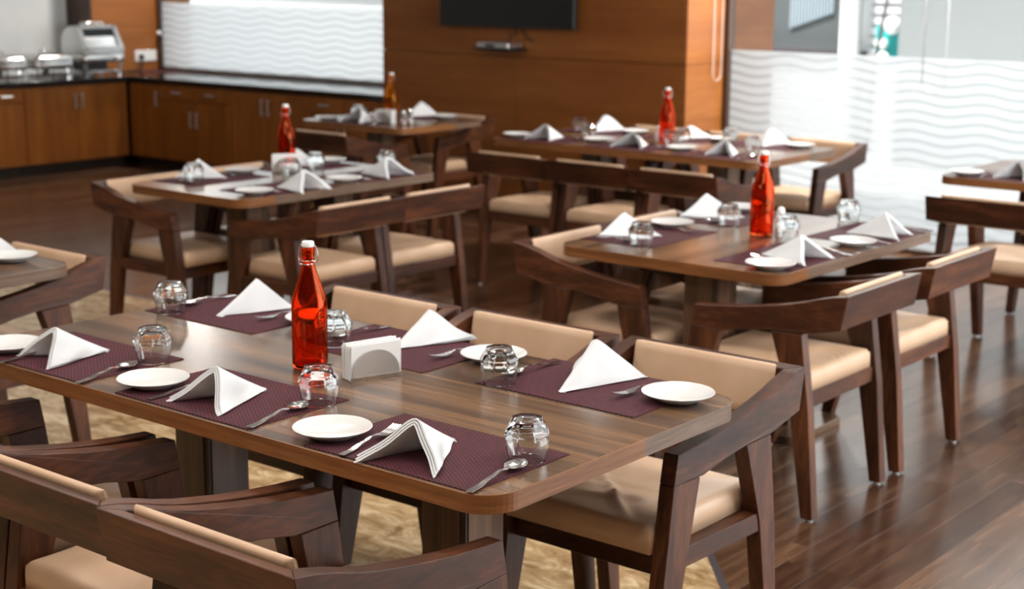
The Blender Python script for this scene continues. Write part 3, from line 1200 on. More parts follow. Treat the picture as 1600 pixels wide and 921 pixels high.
def chair_meshes():
    D = {}
    # back rail: board sloping with the back, mitred into the arms
    tk = .034
    z_t, z_b = .745, .635
    bm = bmesh.new()
    xo, xi = CW, CW - ARM_T
    a = [(-xo, 0, z_t), (-xo, .02, z_b), (-xi, .02 + tk, z_b), (-xi, tk, z_t - .006)]
    b = [(xo, 0, z_t), (xo, .02, z_b), (xi, .02 + tk, z_b), (xi, tk, z_t - .006)]
    prism(bm, a, b, bev=.0018)
    D['back_rail'] = mesh_of('back_rail', bm, M['chair'])
    # arms: side boards falling from the back corner to the front
    for s, nm in ((-1, 'arm_l'), (1, 'arm_r')):
        bm = bmesh.new()
        pts = TOP + BOT
        out = [(s * CW, y, z) for y, z in pts]
        inn = []
        for i, (y, z) in enumerate(pts):
            if i == 0:
                y, z = tk, z_t - .006
            elif i == len(pts) - 1:
                y, z = .02 + tk, z_b - .004
            inn.append((s * (CW - ARM_T), y, z))
        if pts[1][0] < tk + .01:
            inn[1] = (inn[1][0], tk + .016, inn[1][2] - .004)
        bm2 = prism(bm, out, inn, bev=.0018)
        # object X must run along the grain: handled by material scale
        D[nm] = mesh_of('arm', bm2, M['chair_arm'])
    for s, nm in ((-1, 'l'), (1, 'r')):
        x0, x1 = s * CW, s * (CW - ARM_T)
        bm = bmesh.new()
        q = [(.460, .571), (.566, .5735), (.598, .343), (.640, .008), (.598, .008), (.512, .343)]
        prism(bm, [(x0, y, z) for y, z in q], [(x1, y, z) for y, z in q], bev=.0018)
        D['front_leg_' + nm] = mesh_of('front_leg', bm, M['chair_leg'])
        bm = bmesh.new()
        q = [(.154, .604), (.264, .600), (.192, .39), (.128, .008), (.086, .008), (.118, .36)]
        prism(bm, [(x0, y, z) for y, z in q], [(x1, y, z) for y, z in q], bev=.0018)
        D['back_leg_' + nm] = mesh_of('back_leg', bm, M['chair_leg'])
        bm = bmesh.new()
        q = [(.187, .411), (.500, .411), (.508, .363), (.180, .363)]
        prism(bm, [(s * (CW - .004), y, z) for y, z in q], [(x1 - s * .006, y, z) for y, z in q], bev=.0015)
        D['side_rail_' + nm] = mesh_of('side_rail', bm, M['chair_arm'])
    for key in list(D):
        if key.startswith(('arm_', 'front_leg', 'back_leg', 'side_rail')):
            for v in D[key].vertices:
                v.co.x *= 1 - TOE * min(1, max(0, (v.co.y - .06)) / .5)
    D['front_rail'] = mesh_of('front_rail', B(-CW + ARM_T + .012, CW - ARM_T - .012, .53, .565, .350, .411, bev=.0015), M['chair'])
    D['rear_rail'] = mesh_of('rear_rail', B(-CW + ARM_T, CW - ARM_T, .135, .170, .360, .411, bev=.0015), M['chair'])
    # upholstered back pad
    bm = bmesh.new()
    hw = CW - ARM_T - .010
    rows = []
    for (y, z, ins) in ((.0365, .744, .004), (.041, .7495, .002), (.049, .751, .001), (.057, .747, 0), (.063, .730, 0), (.076, .68, 0), (.083, .645, 0), (.082, .628, .002), (.070, .620, .006), (.0585, .625, .004), (.0560, .64, .004), (.048, .69, .004), (.0385, .738, .004)):
        rows.append((y, z, ins))
    grid = []
    for y, z, ins in rows:
        row = []
        for i, u in enumerate((-1, -.985, -.95, -.7, -.35, 0, .35, .7, .95, .985, 1)):
            e = 1 if abs(u) == 1 else (.45 if abs(u) > .97 else 0)
            cyy = .0 if e == 0 else e
            ym = .055 + (.745 - z) * .19
            row.append(bm.verts.new(((hw - ins) * u, y + (ym - y) * cyy * .75, z - (z - .675) * cyy * .02)))
        grid.append(row)
    k = len(grid)
    for j in range(k):
        p, q = grid[j], grid[(j + 1) % k]
        for i in range(len(p) - 1):
            bm.faces.new((p[i], p[i + 1], q[i + 1], q[i]))
    bm.faces.new([g[0] for g in grid])
    bm.faces.new([g[-1] for g in grid][::-1])
    D['back_pad'] = mesh_of('back_pad', bm, M['leather'], True, 75)
    bm = bmesh.new()
    lathe(bm, [(0, 0), (.011, 0), (.012, .006), (.011, .010), (0, .010)], 12)
    D['glide'] = mesh_of('glide', bm, M['white_plastic'], True, 40)
    return D


M['chair_arm'] = wood('stained_chair_wood_arm', (.018, .0056, .0022), (.054, .016, .0058), (.13, .042, .015), (22, 3, 14), rough=.40, spec=.32, per_object=.12)
M['chair_leg'] = wood('stained_chair_wood_leg', (.018, .0056, .0022), (.054, .016, .0058), (.13, .042, .015), (22, 22, 3), rough=.40, spec=.32, per_object=.12)
CM = chair_meshes()


def make_chair(kind):
    t = thing('dining_chair', '-', 'chair')
    put('back_rail', CM['back_rail'], t)
    put('back_pad', CM['back_pad'], t)
    for s, n_ in ((-1, 'l'), (1, 'r')):
        put('armrest', CM['arm_' + n_], t)
        f = put('front_leg', CM['front_leg_' + n_], t)
        put('glide', CM['glide'], f, (s * (CW - ARM_T / 2) * (1 - TOE), .618, 0))
        b = put('back_leg', CM['back_leg_' + n_], t)
        put('glide', CM['glide'], b, (s * (CW - ARM_T / 2) * (1 - TOE * .09), .106, 0))
        put('side_rail', CM['side_rail_' + n_], t)
    put('front_rail', CM['front_rail'], t)
    put('rear_rail', CM['rear_rail'], t)
    put('seat', SEATS[kind], t)
    index_kids(t)
    return t


PROTO = [make_chair(k) for k in range(3)]
used = [False] * 3
UP, DOWN, TO_LEFT, TO_RIGHT = 0, pi, pi / 2, -pi / 2     # which way the sitter faces: +y, -y, -x, +x


def chair(label, x, y, rz, kind=2):
    """x, y: the middle of the chair back's top outer edge."""
    t = PROTO[kind] if not used[kind] else copy_tree(PROTO[kind])
    used[kind] = True
    t.location = (x, y, 0)
    t.rotation_euler = (0, 0, rz)
    tag(t, label, 'chair', 'dark wood dining chairs')
    return t


TA = 'the long six-seat table'
chair('dark armchair pushed under the long six-seat table at its glass-wall corner, whole arm showing', -2.045, 3.378, DOWN, 1)
chair('dark armchair in the middle of the far row at the long six-seat table', -2.600, 3.366, DOWN)
chair('dark armchair behind the red bottle in the far row of the long six-seat table', -3.155, 3.352, DOWN)
chair('dark armchair seen from behind, cut by the bottom frame edge at the table corner', -2.012, 1.612, UP)
chair('dark armchair seen from behind, middle of the front row at the bottom frame edge', -2.538, 1.622, UP)
chair('dark armchair of the front row showing only an arm end at the frame edge', -3.066, 1.622, UP)
chair('dark armchair at the frame-cut table on the marble, its reddish arm outward', -4.580, 3.160, DOWN)
chair('dark armchair with shiny seat before the buffet cabinets, side view, alone on the open floor', -5.938, 4.535, TO_RIGHT)
chair('dark armchair hidden behind the four-seat table before the buffet, only a back strip showing', -5.938, 5.066, TO_RIGHT)
chair('dark armchair with creased seat, back turned, beside the red bottle of the four-seat table', -4.520, 4.613, TO_LEFT, 0)
chair('dark armchair with worn back, second in the row at the four-seat table before the buffet', -4.520, 5.140, TO_LEFT)
chair('reddish dark armchair in side view at the end of the table before the glass wall', -3.482, 4.577, TO_RIGHT)
chair('dark armchair beyond the reddish one, mostly hidden by napkins on the table', -3.482, 5.105, TO_RIGHT)
chair('dark armchair with ring-creased seat, back turned, before the glass wall', -2.090, 4.476, TO_LEFT, 0)
chair('dark armchair with plain seat, back turned, beyond the ring-creased one by the glass wall', -2.088, 5.102, TO_LEFT)
chair('dark armchair, first of three in a row before the panelled wall, by the buffet side', -5.190, 6.345, UP)
chair('dark armchair, middle of three in a row before the panelled wall', -4.650, 6.335, UP)
chair('dark armchair, last of the row of three, its arm bleached by window light', -4.122, 6.330, UP)
chair('dark armchair against the bright frosted glass at the end of the long dark table', -4.270, 8.225, DOWN)
chair('dark armchair behind the long dark table, in the middle by the panel edge', -4.83, 8.225, DOWN)
chair('dark armchair behind the long dark table, hidden by bottle and napkins', -5.38, 8.225, DOWN)
chair('dark armchair with back turned at the small table with the amber bottle', -6.745, 6.465, UP)
chair('dark armchair behind the small table, its slanting arm showing below the television', -6.868, 8.002, DOWN)
chair('dark armchair with back turned, cut by the frame before the glass wall', -2.583, 6.43, UP)
chair('dark armchair on the glass side of the frame-cut table, only legs and seat showing', -2.655, 8.262, DOWN)

# ------------------------------------------------------------------ table settings
TT = .75
MAT_T = .0016
mat_me = mesh_of('placemat', B(-.2265, .2265, -.1525, .1525, 0, MAT_T), M['woven'])


def placemat(label, x, y, rz):
    o = put('placemat', mat_me, None, (x, y, TT + .0005), rz)
    tag(o, label, 'placemat', 'woven maroon placemats')


bm = bmesh.new()
lathe(bm, [(0, .0025), (.040, .0025), (.042, 0), (.047, 0), (.050, .0035), (.062, .0075), (.0825, .0185), (.0838, .0198), (.0832, .0206), (.081, .0200), (.064, .0110), (.054, .0078), (.048, .0070), (.046, .0062), (0, .0060)], 56)
plate_me = mesh_of('side_plate', bm, M['ceramic'], True, 50)


def plate(label, x, y):
    o = put('side_plate', plate_me, None, (x, y, TT + .0024))
    tag(o, label, 'plate', 'white side plates')


def tumbler_mesh():
    # upside-down faceted tumbler: rim on the table, thick base on top
    def fac(r, z, a):
        f = 0 if z < .030 else min(1, (z - .030) / .018)
        k = 2 * pi / 8
        aa = (a % k) - k / 2
        return r * (1 - f * .92 + f * .92 * (.962 / cos(aa)) * 1.0) if f else r
    outer = [(.0375, 0), (.0385, .0006), (.0405, .010), (.0432, .028), (.0452, .046), (.0462, .056), (.0452, .0595), (.0405, .068), (.0355, .077), (.0325, .0845), (.0305, .0870), (.020, .0872), (0, .0860)]
    inner = [(0, .0735), (.018, .0730), (.026, .0705), (.0325, .0640), (.0385, .0565), (.0420, .047), (.0402, .028), (.0376, .010), (.0356, .0010), (.0362, 0)]
    bm = bmesh.new()
    seg = 64
    rings = []
    for r, z in outer + inner:
        if r == 0:
            rings.append([bm.verts.new((0, 0, z))])
        else:
            rings.append([bm.verts.new((fac(r, z, 2 * pi * i / seg) * cos(2 * pi * i / seg), fac(r, z, 2 * pi * i / seg) * sin(2 * pi * i / seg), z)) for i in range(seg)])
    no = len(outer)

    def bridge(p, q):
        for i in range(seg):
            j = (i + 1) % seg
            if len(p) == 1:
                bm.faces.new((p[0], q[i], q[j]))
            elif len(q) == 1:
                bm.faces.new((p[i], q[0], p[j]))
            else:
                bm.faces.new((p[i], q[i], q[j], p[j]))
    for i in range(no - 1):
        bridge(rings[i], rings[i + 1])
    for i in range(no, len(rings) - 1):
        bridge(rings[i], rings[i + 1])
    bridge(rings[-1], rings[0])
    return mesh_of('tumbler', bm, M['glass'], True, 28)


tumbler_me = tumbler_mesh()


def tumbler(label, x, y, rz=0, on_mat=True):
    o = put('tumbler', tumbler_me, None, (x, y, TT + (.0024 if on_mat else .0003)), rz)
    tag(o, label, 'glass', 'upturned glass tumblers')


def sheet(rows, th):
    """Closed thin solid from a grid of points, thickened in z."""
    bm = bmesh.new()
    top = [[bm.verts.new((x, y, z + th / 2)) for x, y, z in r] for r in rows]
    bot = [[bm.verts.new((x, y, z - th / 2)) for x, y, z in r] for r in rows]
    return add_sheet(bm, top, bot)


def add_sheet(bm, top, bot):
    a, b = len(top), len(top[0])
    for j in range(a - 1):
        for i in range(b - 1):
            bm.faces.new((top[j][i], top[j][i + 1], top[j + 1][i + 1], top[j + 1][i]))
            bm.faces.new((bot[j][i], bot[j + 1][i], bot[j + 1][i + 1], bot[j][i + 1]))
    for j in range(a - 1):
        bm.faces.new((top[j][0], top[j + 1][0], bot[j + 1][0], bot[j][0]))
        bm.faces.new((top[j][-1], bot[j][-1], bot[j + 1][-1], top[j + 1][-1]))
    for i in range(b - 1):
        bm.faces.new((top[0][i], bot[0][i], bot[0][i + 1], top[0][i + 1]))
        bm.faces.new((top[-1][i], top[-1][i + 1], bot[-1][i + 1], bot[-1][i]))
    return bm


def interp(tab, t):
    for (a, *p), (b, *q) in zip(tab, tab[1:]):
        if t <= b:
            s = (t - a) / (b - a)
            s = s * s * (3 - 2 * s)
            return [u + (v - u) * s for u, v in zip(p, q)]
    return tab[-1][1:]


def spoon_mesh():
    # along +y: handle end at 0, tip of the bowl at .205; (y, half width, z, dish)
    tab = [(0, .0075, .0022, 0), (.03, .0068, .0025, 0), (.08, .0042, .0085, 0), (.115, .0030, .0130, 0), (.135, .0040, .0100, .0002), (.146, .0125, .0085, .0034),
           (.165, .0212, .0085, .0066), (.182, .0202, .0088, .0062), (.196, .0125, .0095, .0032), (.2035, .0030, .0100, .0005), (.205, .0006, .0100, 0)]
    rows = []
    n = 44
    for j in range(n + 1):
        y = .205 * (j / n)
        hw, z, d = interp(tab, y)
        rows.append([(hw * u, y, z - d * (1 - u * u)) for u in (-1, -.8, -.5, -.2, .2, .5, .8, 1)])
    return mesh_of('spoon', sheet(rows, .0016), M['steel'], True, 60)


def fork_mesh():
    tab = [(0, .0075, .0022, 0), (.03, .0068, .0025, 0), (.08, .0042, .0085, 0), (.112, .0030, .0125, 0), (.128, .0050, .0100, .0003), (.138, .0100, .0078, .0006), (.152, .0118, .0058, .0006)]
    rows = []
    n = 30
    for j in range(n + 1):
        y = .152 * (j / n)
        hw, z, d = interp(tab, y)
        rows.append([(hw * u, y, z - d * (1 - u * u)) for u in (-1, -.6, -.2, .2, .6, 1)])
    bm = sheet(rows, .0016)
    for k in range(4):
        xc = -.0088 + k * .00587
        tr = []
        for j in range(9):
            s = j / 8
            y = .1515 + .0535 * s
            z = .0058 + .0075 * s ** 1.8
            hw = .0024 * (1 - .45 * s)
            tr.append([(xc - hw, y, z), (xc + hw, y, z)])
        top = [[bm.verts.new((x, y, z + .0008)) for x, y, z in r] for r in tr]
        bot = [[bm.verts.new((x, y, z - .0008)) for x, y, z in r] for r in tr]
        add_sheet(bm, top, bot)
    return mesh_of('fork', bm, M['steel'], True, 60)


spoon_me, fork_me = spoon_mesh(), fork_mesh()


def cutlery(kind, label, x0, y0, x1, y1):
    """Handle end (x0, y0) towards the tip (x1, y1); the tip is the fixed point."""
    d = Vector((x1 - x0, y1 - y0)).normalized()
    L_ = .205
    o = put(kind, spoon_me if kind == 'spoon' else fork_me, None, (x1 - d.x * L_, y1 - d.y * L_, TT + .0032), math.atan2(d.y, d.x) - pi / 2)
    tag(o, label, kind, 'stainless steel cutlery')


def napkin(label, x, y, yaw, l, k, seed, curl=0.0):
    """Cotton napkin folded into a standing pyramid: apex M, spine end V behind, wings to A and B in front."""
    r_ = random.Random(seed)
    h = k * l
    p = sqrt(l * l - h * h)
    q = h * h / p
    wd = sqrt(max(l * l - h * h - q * q, 1e-6))
    Mv, V, A, Bv = Vector((0, 0, h)), Vector((0, p, 0)), Vector((-wd, -q, 0)), Vector((wd, -q, 0))
    bm = bmesh.new()
    nt, ns = 14, 12
    ph = [r_.uniform(0, 6.28) for _ in range(6)]
    lay = 3
    nA = (A - Mv).cross(V - Mv).normalized()
    nB = (V - Mv).cross(Bv - Mv).normalized()
    if nA.z < 0:
        nA = -nA
    if nB.z < 0:
        nB = -nB
    for L_ in range(lay):
        off = -.0058 * L_
        smax = .925 + .038 * L_
        rows_t, rows_b = [], []
        for j in range(nt + 1):
            t = .985 * j / nt
            rid = Mv.lerp(V, t)
            dA = A.lerp(V, t) - rid
            dB = Bv.lerp(V, t) - rid
            rt, rb = [], []
            e = .19 + .06 * t
            for i in range(-ns, ns + 1):
                s = i / ns * smax
                fp = (s + sqrt(s * s + e * e)) / 2
                fm = (-s + sqrt(s * s + e * e)) / 2
                P = rid + dA * fm + dB * fp
                nrm = (nA * fm + nB * fp).normalized()
                a = abs(s)
                wv = .0045 * sin(3.1 * t + 2.2 * s + ph[0]) * a + .0028 * sin(9 * s + 4 * t + ph[1]) * (a * (1 - t)) + .002 * sin(13 * t + ph[2] + 5 * s) * a
                # wings bow a little, and the front hem curls
                side = ph[3] if s < 0 else ph[4]
                wv += (.007 * sin(pi * min(a, 1)) * sin(side)) * (1 - t)
                cf = curl * max(0, a - .55) ** 2 * (1 - t) ** 2
                P = P + nrm * (off + wv) + Vector((0, -cf * .10, cf * .10))
                P1 = P + nrm * .0019
                P0 = P - nrm * .0019
                shift = max(0, .0004 - min(P0.z, P1.z))
                if shift:
                    P0.z += shift
                    P1.z += shift
                P1.z += .0002
                rt.append(bm.verts.new(P1))
                rb.append(bm.verts.new(P0))
            rows_t.append(rt)
            rows_b.append(rb)
        add_sheet(bm, rows_t, rows_b)
    o = put('folded_napkin', mesh_of('folded_napkin', bm, M['cloth'], True, 70), None, (x, y, TT + .0024), yaw)
    tag(o, label, 'napkin', 'white cotton napkins folded into pyramids')


def bottle_proto(red=True):
    t = thing('glass_bottle', '-', 'bottle')
    outer = [(0, .004), (.030, .0), (.040, .001), (.0432, .006), (.0437, .015), (.0437, .150), (.0425, .168), (.0385, .186), (.031, .208), (.0235, .230), (.0185, .246), (.0163, .256),
             (.0160, .262), (.0172, .265), (.0172, .270), (.0160, .273), (.0165, .289), (.0172, .295), (.0170, .2985), (.0150, .3000)]
    inner = [(.0115, .3000), (.0112, .290), (.0118, .262), (.0140, .247), (.0190, .230), (.0265, .207), (.0345, .184), (.0385, .166), (.0395, .150), (.0395, .018), (.0375, .011), (.028, .0095), (0, .012)]
    bm = bmesh.new()
    lathe(bm, outer + inner, 44)
    put('bottle_body', mesh_of('bottle_body', bm, M['red_glass'] if red else M['amber_glass'], True, 60), t)
    bm = bmesh.new()
    lathe(bm, [(0, .292), (.0108, .292), (.0110, .3006), (.0148, .3008), (.0152, .303), (.0148, .311), (.0135, .3135), (0, .3145)], 24)
    put('stopper', mesh_of('stopper', bm, M['white_plastic'], True, 45), t)
    bm = bmesh.new()
    w_ = .0009
    tube(bm, [(.0178 * cos(a), .0178 * sin(a), .2675) for a in [2 * pi * i / 24 for i in range(24)]], w_, 6, True)
    for s in (-1, 1):
        tube(bm, [(s * .016, 0, .306), (s * .0215, 0, .302), (s * .0262, 0, .285), (s * .0262, .0, .270), (s * .0225, 0, .263), (s * .0185, 0, .2675)], w_ * 1.25, 6)
        tube(bm, [(s * .0185, .0, .2675), (s * .022, -.006, .272), (s * .0215, -.010, .262), (s * .0185, -.004, .259)], w_ * 1.2, 6)
    tube(bm, [(-.0205, -.010, .262), (-.012, -.0215, .260), (.012, -.0215, .260), (.0205, -.010, .262)], w_ * 1.2, 6)
    put('wire_bail', mesh_of('wire_bail', bm, M['steel'], True), t)
    index_kids(t)
    return t


red_proto = bottle_proto(True)
_first = [True]


def bottle(label, x, y, rz=0):
    t = red_proto if _first[0] else copy_tree(red_proto)
    _first[0] = False
    t.location = (x, y, TT + .0005)
    t.rotation_euler = (0, 0, rz)
    tag(t, label, 'bottle', 'red swing-top bottles')


def holder_proto():
    t = thing('napkin_holder', '-', 'napkin holder')
    # local x along the length; two half-round plates on a folded tray
    put('tray', mesh_of('tray', B(-.068, .068, -.027, .027, .0005, .0022), M['brushed']), t)
    for s in (-1, 1):
        bm = bmesh.new()
        box(bm, -.068, .068, s * .026 - .001, s * .026 + .001, .0005, .010, bev=.0004)
        put('lip', mesh_of('lip', bm, M['steel']), t)
        bm = bmesh.new()
        arc = [(.064 * cos(pi * i / 28), .010 + .062 * sin(pi * i / 28)) for i in range(29)]
        prism(bm, [(x, s * .0245 - .0007, z) for x, z in arc], [(x, s * .0245 + .0007, z) for x, z in arc])
        put('end_plate', mesh_of('end_plate', bm, M['brushed']), t)
    index_kids(t)
    return t


hold_p = holder_proto()
_h1 = [True]


def paper_mesh(k):
    r_ = random.Random(k)
    bm = bmesh.new()
    lean = (k - 4) * .0007
    x0, x1 = -.066 + r_.uniform(-.004, .003), .066 + r_.uniform(-.003, .005)
    zt = .086 + r_.uniform(-.004, .006)
    rows_t, rows_b = [], []
    for j in range(6):
        s = j / 5
        z = .0026 + (zt - .0026) * s
        rows_t.append([bm.verts.new((x0 + (x1 - x0) * i / 6, lean * s * s + .0013, z + .003 * (i / 6 - .5) * s)) for i in range(7)])
        rows_b.append([bm.verts.new((x0 + (x1 - x0) * i / 6, lean * s * s - .0013, z + .003 * (i / 6 - .5) * s)) for i in range(7)])
    add_sheet(bm, rows_t, rows_b)
    return mesh_of('paper_napkin', bm, M['paper'], True, 40)


PAPERS = [paper_mesh(k) for k in range(9)]


def holder(label, where, x, y, rz, n=9):
    t = hold_p if _h1[0] else copy_tree(hold_p)
    _h1[0] = False
    t.location = (x, y, TT + .0003)
    t.rotation_euler = (0, 0, rz)
    tag(t, label, 'napkin holder', 'steel napkin holders')
    for i in range(n):
        yy = -.018 + .036 * i / (n - 1)
        c, s = cos(rz), sin(rz)
        o = put('paper_napkin', PAPERS[i % 9], None, (x - s * yy, y + c * yy, TT + .0003), rz)
        tag(o, 'white paper napkin standing packed in the steel holder ' + where, 'paper napkin', 'paper napkins in the holder ' + where)


def shaker_mesh(body):
    bm = bmesh.new()
    lathe(bm, [(0, 0), (.018, 0), (.021, .003), (.0215, .03), (.017, .055), (.0145, .066), (0, .066)], 24)
    return bm


def shaker(label, x, y, glassy=False):
    t = thing('salt_shaker', label, 'shaker', (x, y, TT + .0003), 0, 'table shakers')
    put('shaker_body', mesh_of('shaker_body', shaker_mesh(0), M['glass'] if glassy else M['white_plastic'], True, 45), t)
    bm = bmesh.new()
    lathe(bm, [(0, .0662), (.0148, .0662), (.0152, .072), (.0125, .086), (.008, .090), (0, .091)], 24)
    put('cap', mesh_of('cap', bm, M['white_plastic'] if not glassy else M['steel'], True, 45), t)


# --- the long six-seat table up close
S_ = {'n0': 'the frame-cut near-side seat of the long table', 'n1': 'the middle near-side seat of the long table', 'n2': 'the near-side corner seat of the long table',
      'f1': 'the far-side seat behind the red bottle, long table', 'f2': 'the middle far-side seat of the long table', 'f3': 'the far-side corner seat of the long table'}
for k_, x, y, rz in (('n0', -3.222, 2.2565, 0), ('n1', -2.643, 2.2565, 0), ('n2', -2.017, 2.2560, 0), ('f1', -3.297, 2.852, pi), ('f2', -2.678, 2.846, pi), ('f3', -2.068, 2.862, pi)):
    placemat('woven maroon placemat at ' + S_[k_], x, y, rz)
for k_, x, y in (('n0', -3.405, 2.18), ('n1', -2.849, 2.199), ('n2', -2.247, 2.19), ('f1', -3.034, 2.90), ('f2', -2.397, 2.90), ('f3', -1.845, 2.893)):
    plate('small white plate at ' + S_[k_], x, y)
for k_, x, y, rz in (('f1', -3.446, 2.731, .2), ('n0', -3.032, 2.343, .1), ('n1', -2.445, 2.342, .35), ('f2', -2.817, 2.757, .0), ('f3', -2.248, 2.741, .4), ('n2', -1.834, 2.324, .25)):
    tumbler('upturned clear tumbler at ' + S_[k_], x, y, rz)
for k_, a in {'n0': (-3.226, 2.215, -.203, .159, .620), 'n1': (-2.622, 2.215, -.003, .164, .623), 'n2': (-2.005, 2.197, .165, .168, .615),
              'f1': (-3.287, 2.897, 3.037, .165, .660), 'f2': (-2.664, 2.945, 3.146, .164, .604), 'f3': (-2.094, 2.902, 3.205, .187, .633)}.items():
    napkin('white cotton napkin pyramid at ' + S_[k_], *a, seed=sum(map(ord, k_)), curl={'n2': .5, 'f2': .6}.get(k_, .0))
for k_, kind, a in (('n0', 'spoon', (-2.992, 2.085, -3.031, 2.292)), ('n0', 'fork', (-3.300, 2.071, -3.288, 2.285)), ('n1', 'spoon', (-2.414, 2.095, -2.451, 2.311)), ('n1', 'fork', (-2.756, 2.111, -2.742, 2.315)),
                    ('n2', 'fork', (-2.127, 2.085, -2.165, 2.300)), ('n2', 'spoon', (-1.787, 2.078, -1.818, 2.297)), ('f1', 'spoon', (-3.471, 3.048, -3.476, 2.790)), ('f1', 'fork', (-3.155, 3.046, -3.168, 2.800)),
                    ('f2', 'spoon', (-2.842, 3.001, -2.871, 2.79)), ('f2', 'fork', (-2.494, 3.026, -2.513, 2.79)), ('f3', 'spoon', (-2.255, 2.990, -2.273, 2.785)), ('f3', 'fork', (-1.936, 3.035, -1.959, 2.80))):
    cutlery(kind, 'steel %s at ' % kind + S_[k_], *a)
bottle('red glass swing-top bottle standing in the middle of the long six-seat table', -2.700, 2.560, .3)
holder('brushed steel napkin holder beside the red bottle on the long six-seat table', 'on the long six-seat table', -2.522, 2.592, math.atan2(.13, .044))

# --- the four-seat table before the glass wall
S2 = {'l1': 'the seat of the reddish chair, glass-wall table', 'l2': 'the hidden seat across, glass-wall table', 'r1': 'the ring-creased chair, glass-wall table', 'r2': 'the plain-seated chair, glass-wall table'}
for k_, x, y, rz in (('l1', -3.155, 4.72, TO_RIGHT), ('l2', -3.155, 5.31, TO_RIGHT), ('r1', -2.555, 4.67, TO_LEFT), ('r2', -2.555, 5.30, TO_LEFT)):
    placemat('woven maroon placemat before ' + S2[k_], x, y, rz)
for k_, x, y in (('l1', -3.205, 4.948), ('l2', -3.21, 5.47), ('r1', -2.490, 4.445), ('r2', -2.487, 5.028)):
    plate('small white plate before ' + S2[k_], x, y)
for k_, x, y in (('l1', -3.046, 4.50), ('l2', -3.038, 5.084), ('r1', -2.735, 4.99), ('r2', -2.74, 5.49)):
    tumbler('upturned clear tumbler before ' + S2[k_], x, y, .3)
for k_, a in {'l1': (-3.236, 4.683, -1.314, .170, .556), 'l2': (-3.245, 5.275, -1.406, .187, .558), 'r1': (-2.500, 4.642, 1.579, .172, .60), 'r2': (-2.501, 5.275, 1.719, .168, .64)}.items():
    napkin('white cotton napkin pyramid before ' + S2[k_], *a, seed=sum(map(ord, k_)) + 9, curl=.25)
for k_, kind, a in (('l1', 'spoon', (-3.268, 4.513, -3.095, 4.555)), ('l1', 'fork', (-3.262, 4.86, -3.03, 4.86)), ('l2', 'spoon', (-3.278, 5.10, -3.09, 5.135)),
                    ('r1', 'spoon', (-2.388, 4.819, -2.585, 4.86)), ('r1', 'fork', (-2.40, 4.552, -2.628, 4.560)), ('r2', 'fork', (-2.376, 5.12, -2.585, 5.172)), ('r2', 'spoon', (-2.40, 5.45, -2.59, 5.47))):
    cutlery(kind, 'steel %s before ' % kind + S2[k_], *a)
bottle('red glass swing-top bottle standing on the four-seat table before the glass wall', -2.850, 5.006, 1.2)
shaker('white salt shaker behind a tumbler on the table before the glass wall', -2.845, 5.14)

# --- the four-seat table before the buffet
S3 = {'l1': 'the shiny-seated chair, buffet-side table', 'l2': 'the hidden chair, buffet-side table', 'r1': 'the creased-seat chair, buffet-side table', 'r2': 'the worn-backed chair, buffet-side table'}
for k_, x, y, rz in (('l1', -5.572, 4.68, TO_RIGHT), ('l2', -5.572, 5.27, TO_RIGHT), ('r1', -5.102, 4.68, TO_LEFT), ('r2', -5.102, 5.27, TO_LEFT)):
    placemat('woven maroon placemat before ' + S3[k_], x, y, rz)
for k_, x, y in (('r1', -5.045, 4.475), ('r2', -5.046, 5.02), ('l1', -5.62, 4.915), ('l2', -5.60, 5.47)):
    plate('small white plate before ' + S3[k_], x, y)
for k_, x, y in (('l1', -5.545, 4.555), ('r1', -5.350, 4.972), ('r2', -5.235, 5.505), ('l2', -5.42, 5.20)):
    tumbler('upturned clear tumbler before ' + S3[k_], x, y, .2)
for k_, a in {'l1': (-5.64, 4.680, -1.2, .165, .62), 'l2': (-5.65, 5.31, -1.3, .160, .60), 'r1': (-4.985, 4.69, 1.68, .178, .62), 'r2': (-5.04, 5.285, 1.70, .182, .62)}.items():
    napkin('white cotton napkin pyramid before ' + S3[k_], *a, seed=sum(map(ord, k_)) + 21, curl=.25)
for k_, kind, a in (('l1', 'spoon', (-5.70, 4.50, -5.49, 4.51)), ('l1', 'fork', (-5.70, 4.80, -5.49, 4.80)), ('r1', 'spoon', (-4.98, 4.84, -5.19, 4.85)), ('r1', 'fork', (-4.98, 4.575, -5.19, 4.575)), ('r2', 'fork', (-4.98, 5.13, -5.19, 5.14)),
                    ('l2', 'fork', (-5.70, 5.38, -5.49, 5.38)), ('r2', 'spoon', (-4.98, 5.43, -5.19, 5.44))):
    cutlery(kind, 'steel %s before ' % kind + S3[k_], *a)
bottle('red glass swing-top bottle standing on the buffet-side four-seat table', -5.585, 5.165, .2)
holder('brushed steel napkin holder on the buffet-side four-seat table', 'on the buffet-side table', -5.475, 5.062, .75, 7)

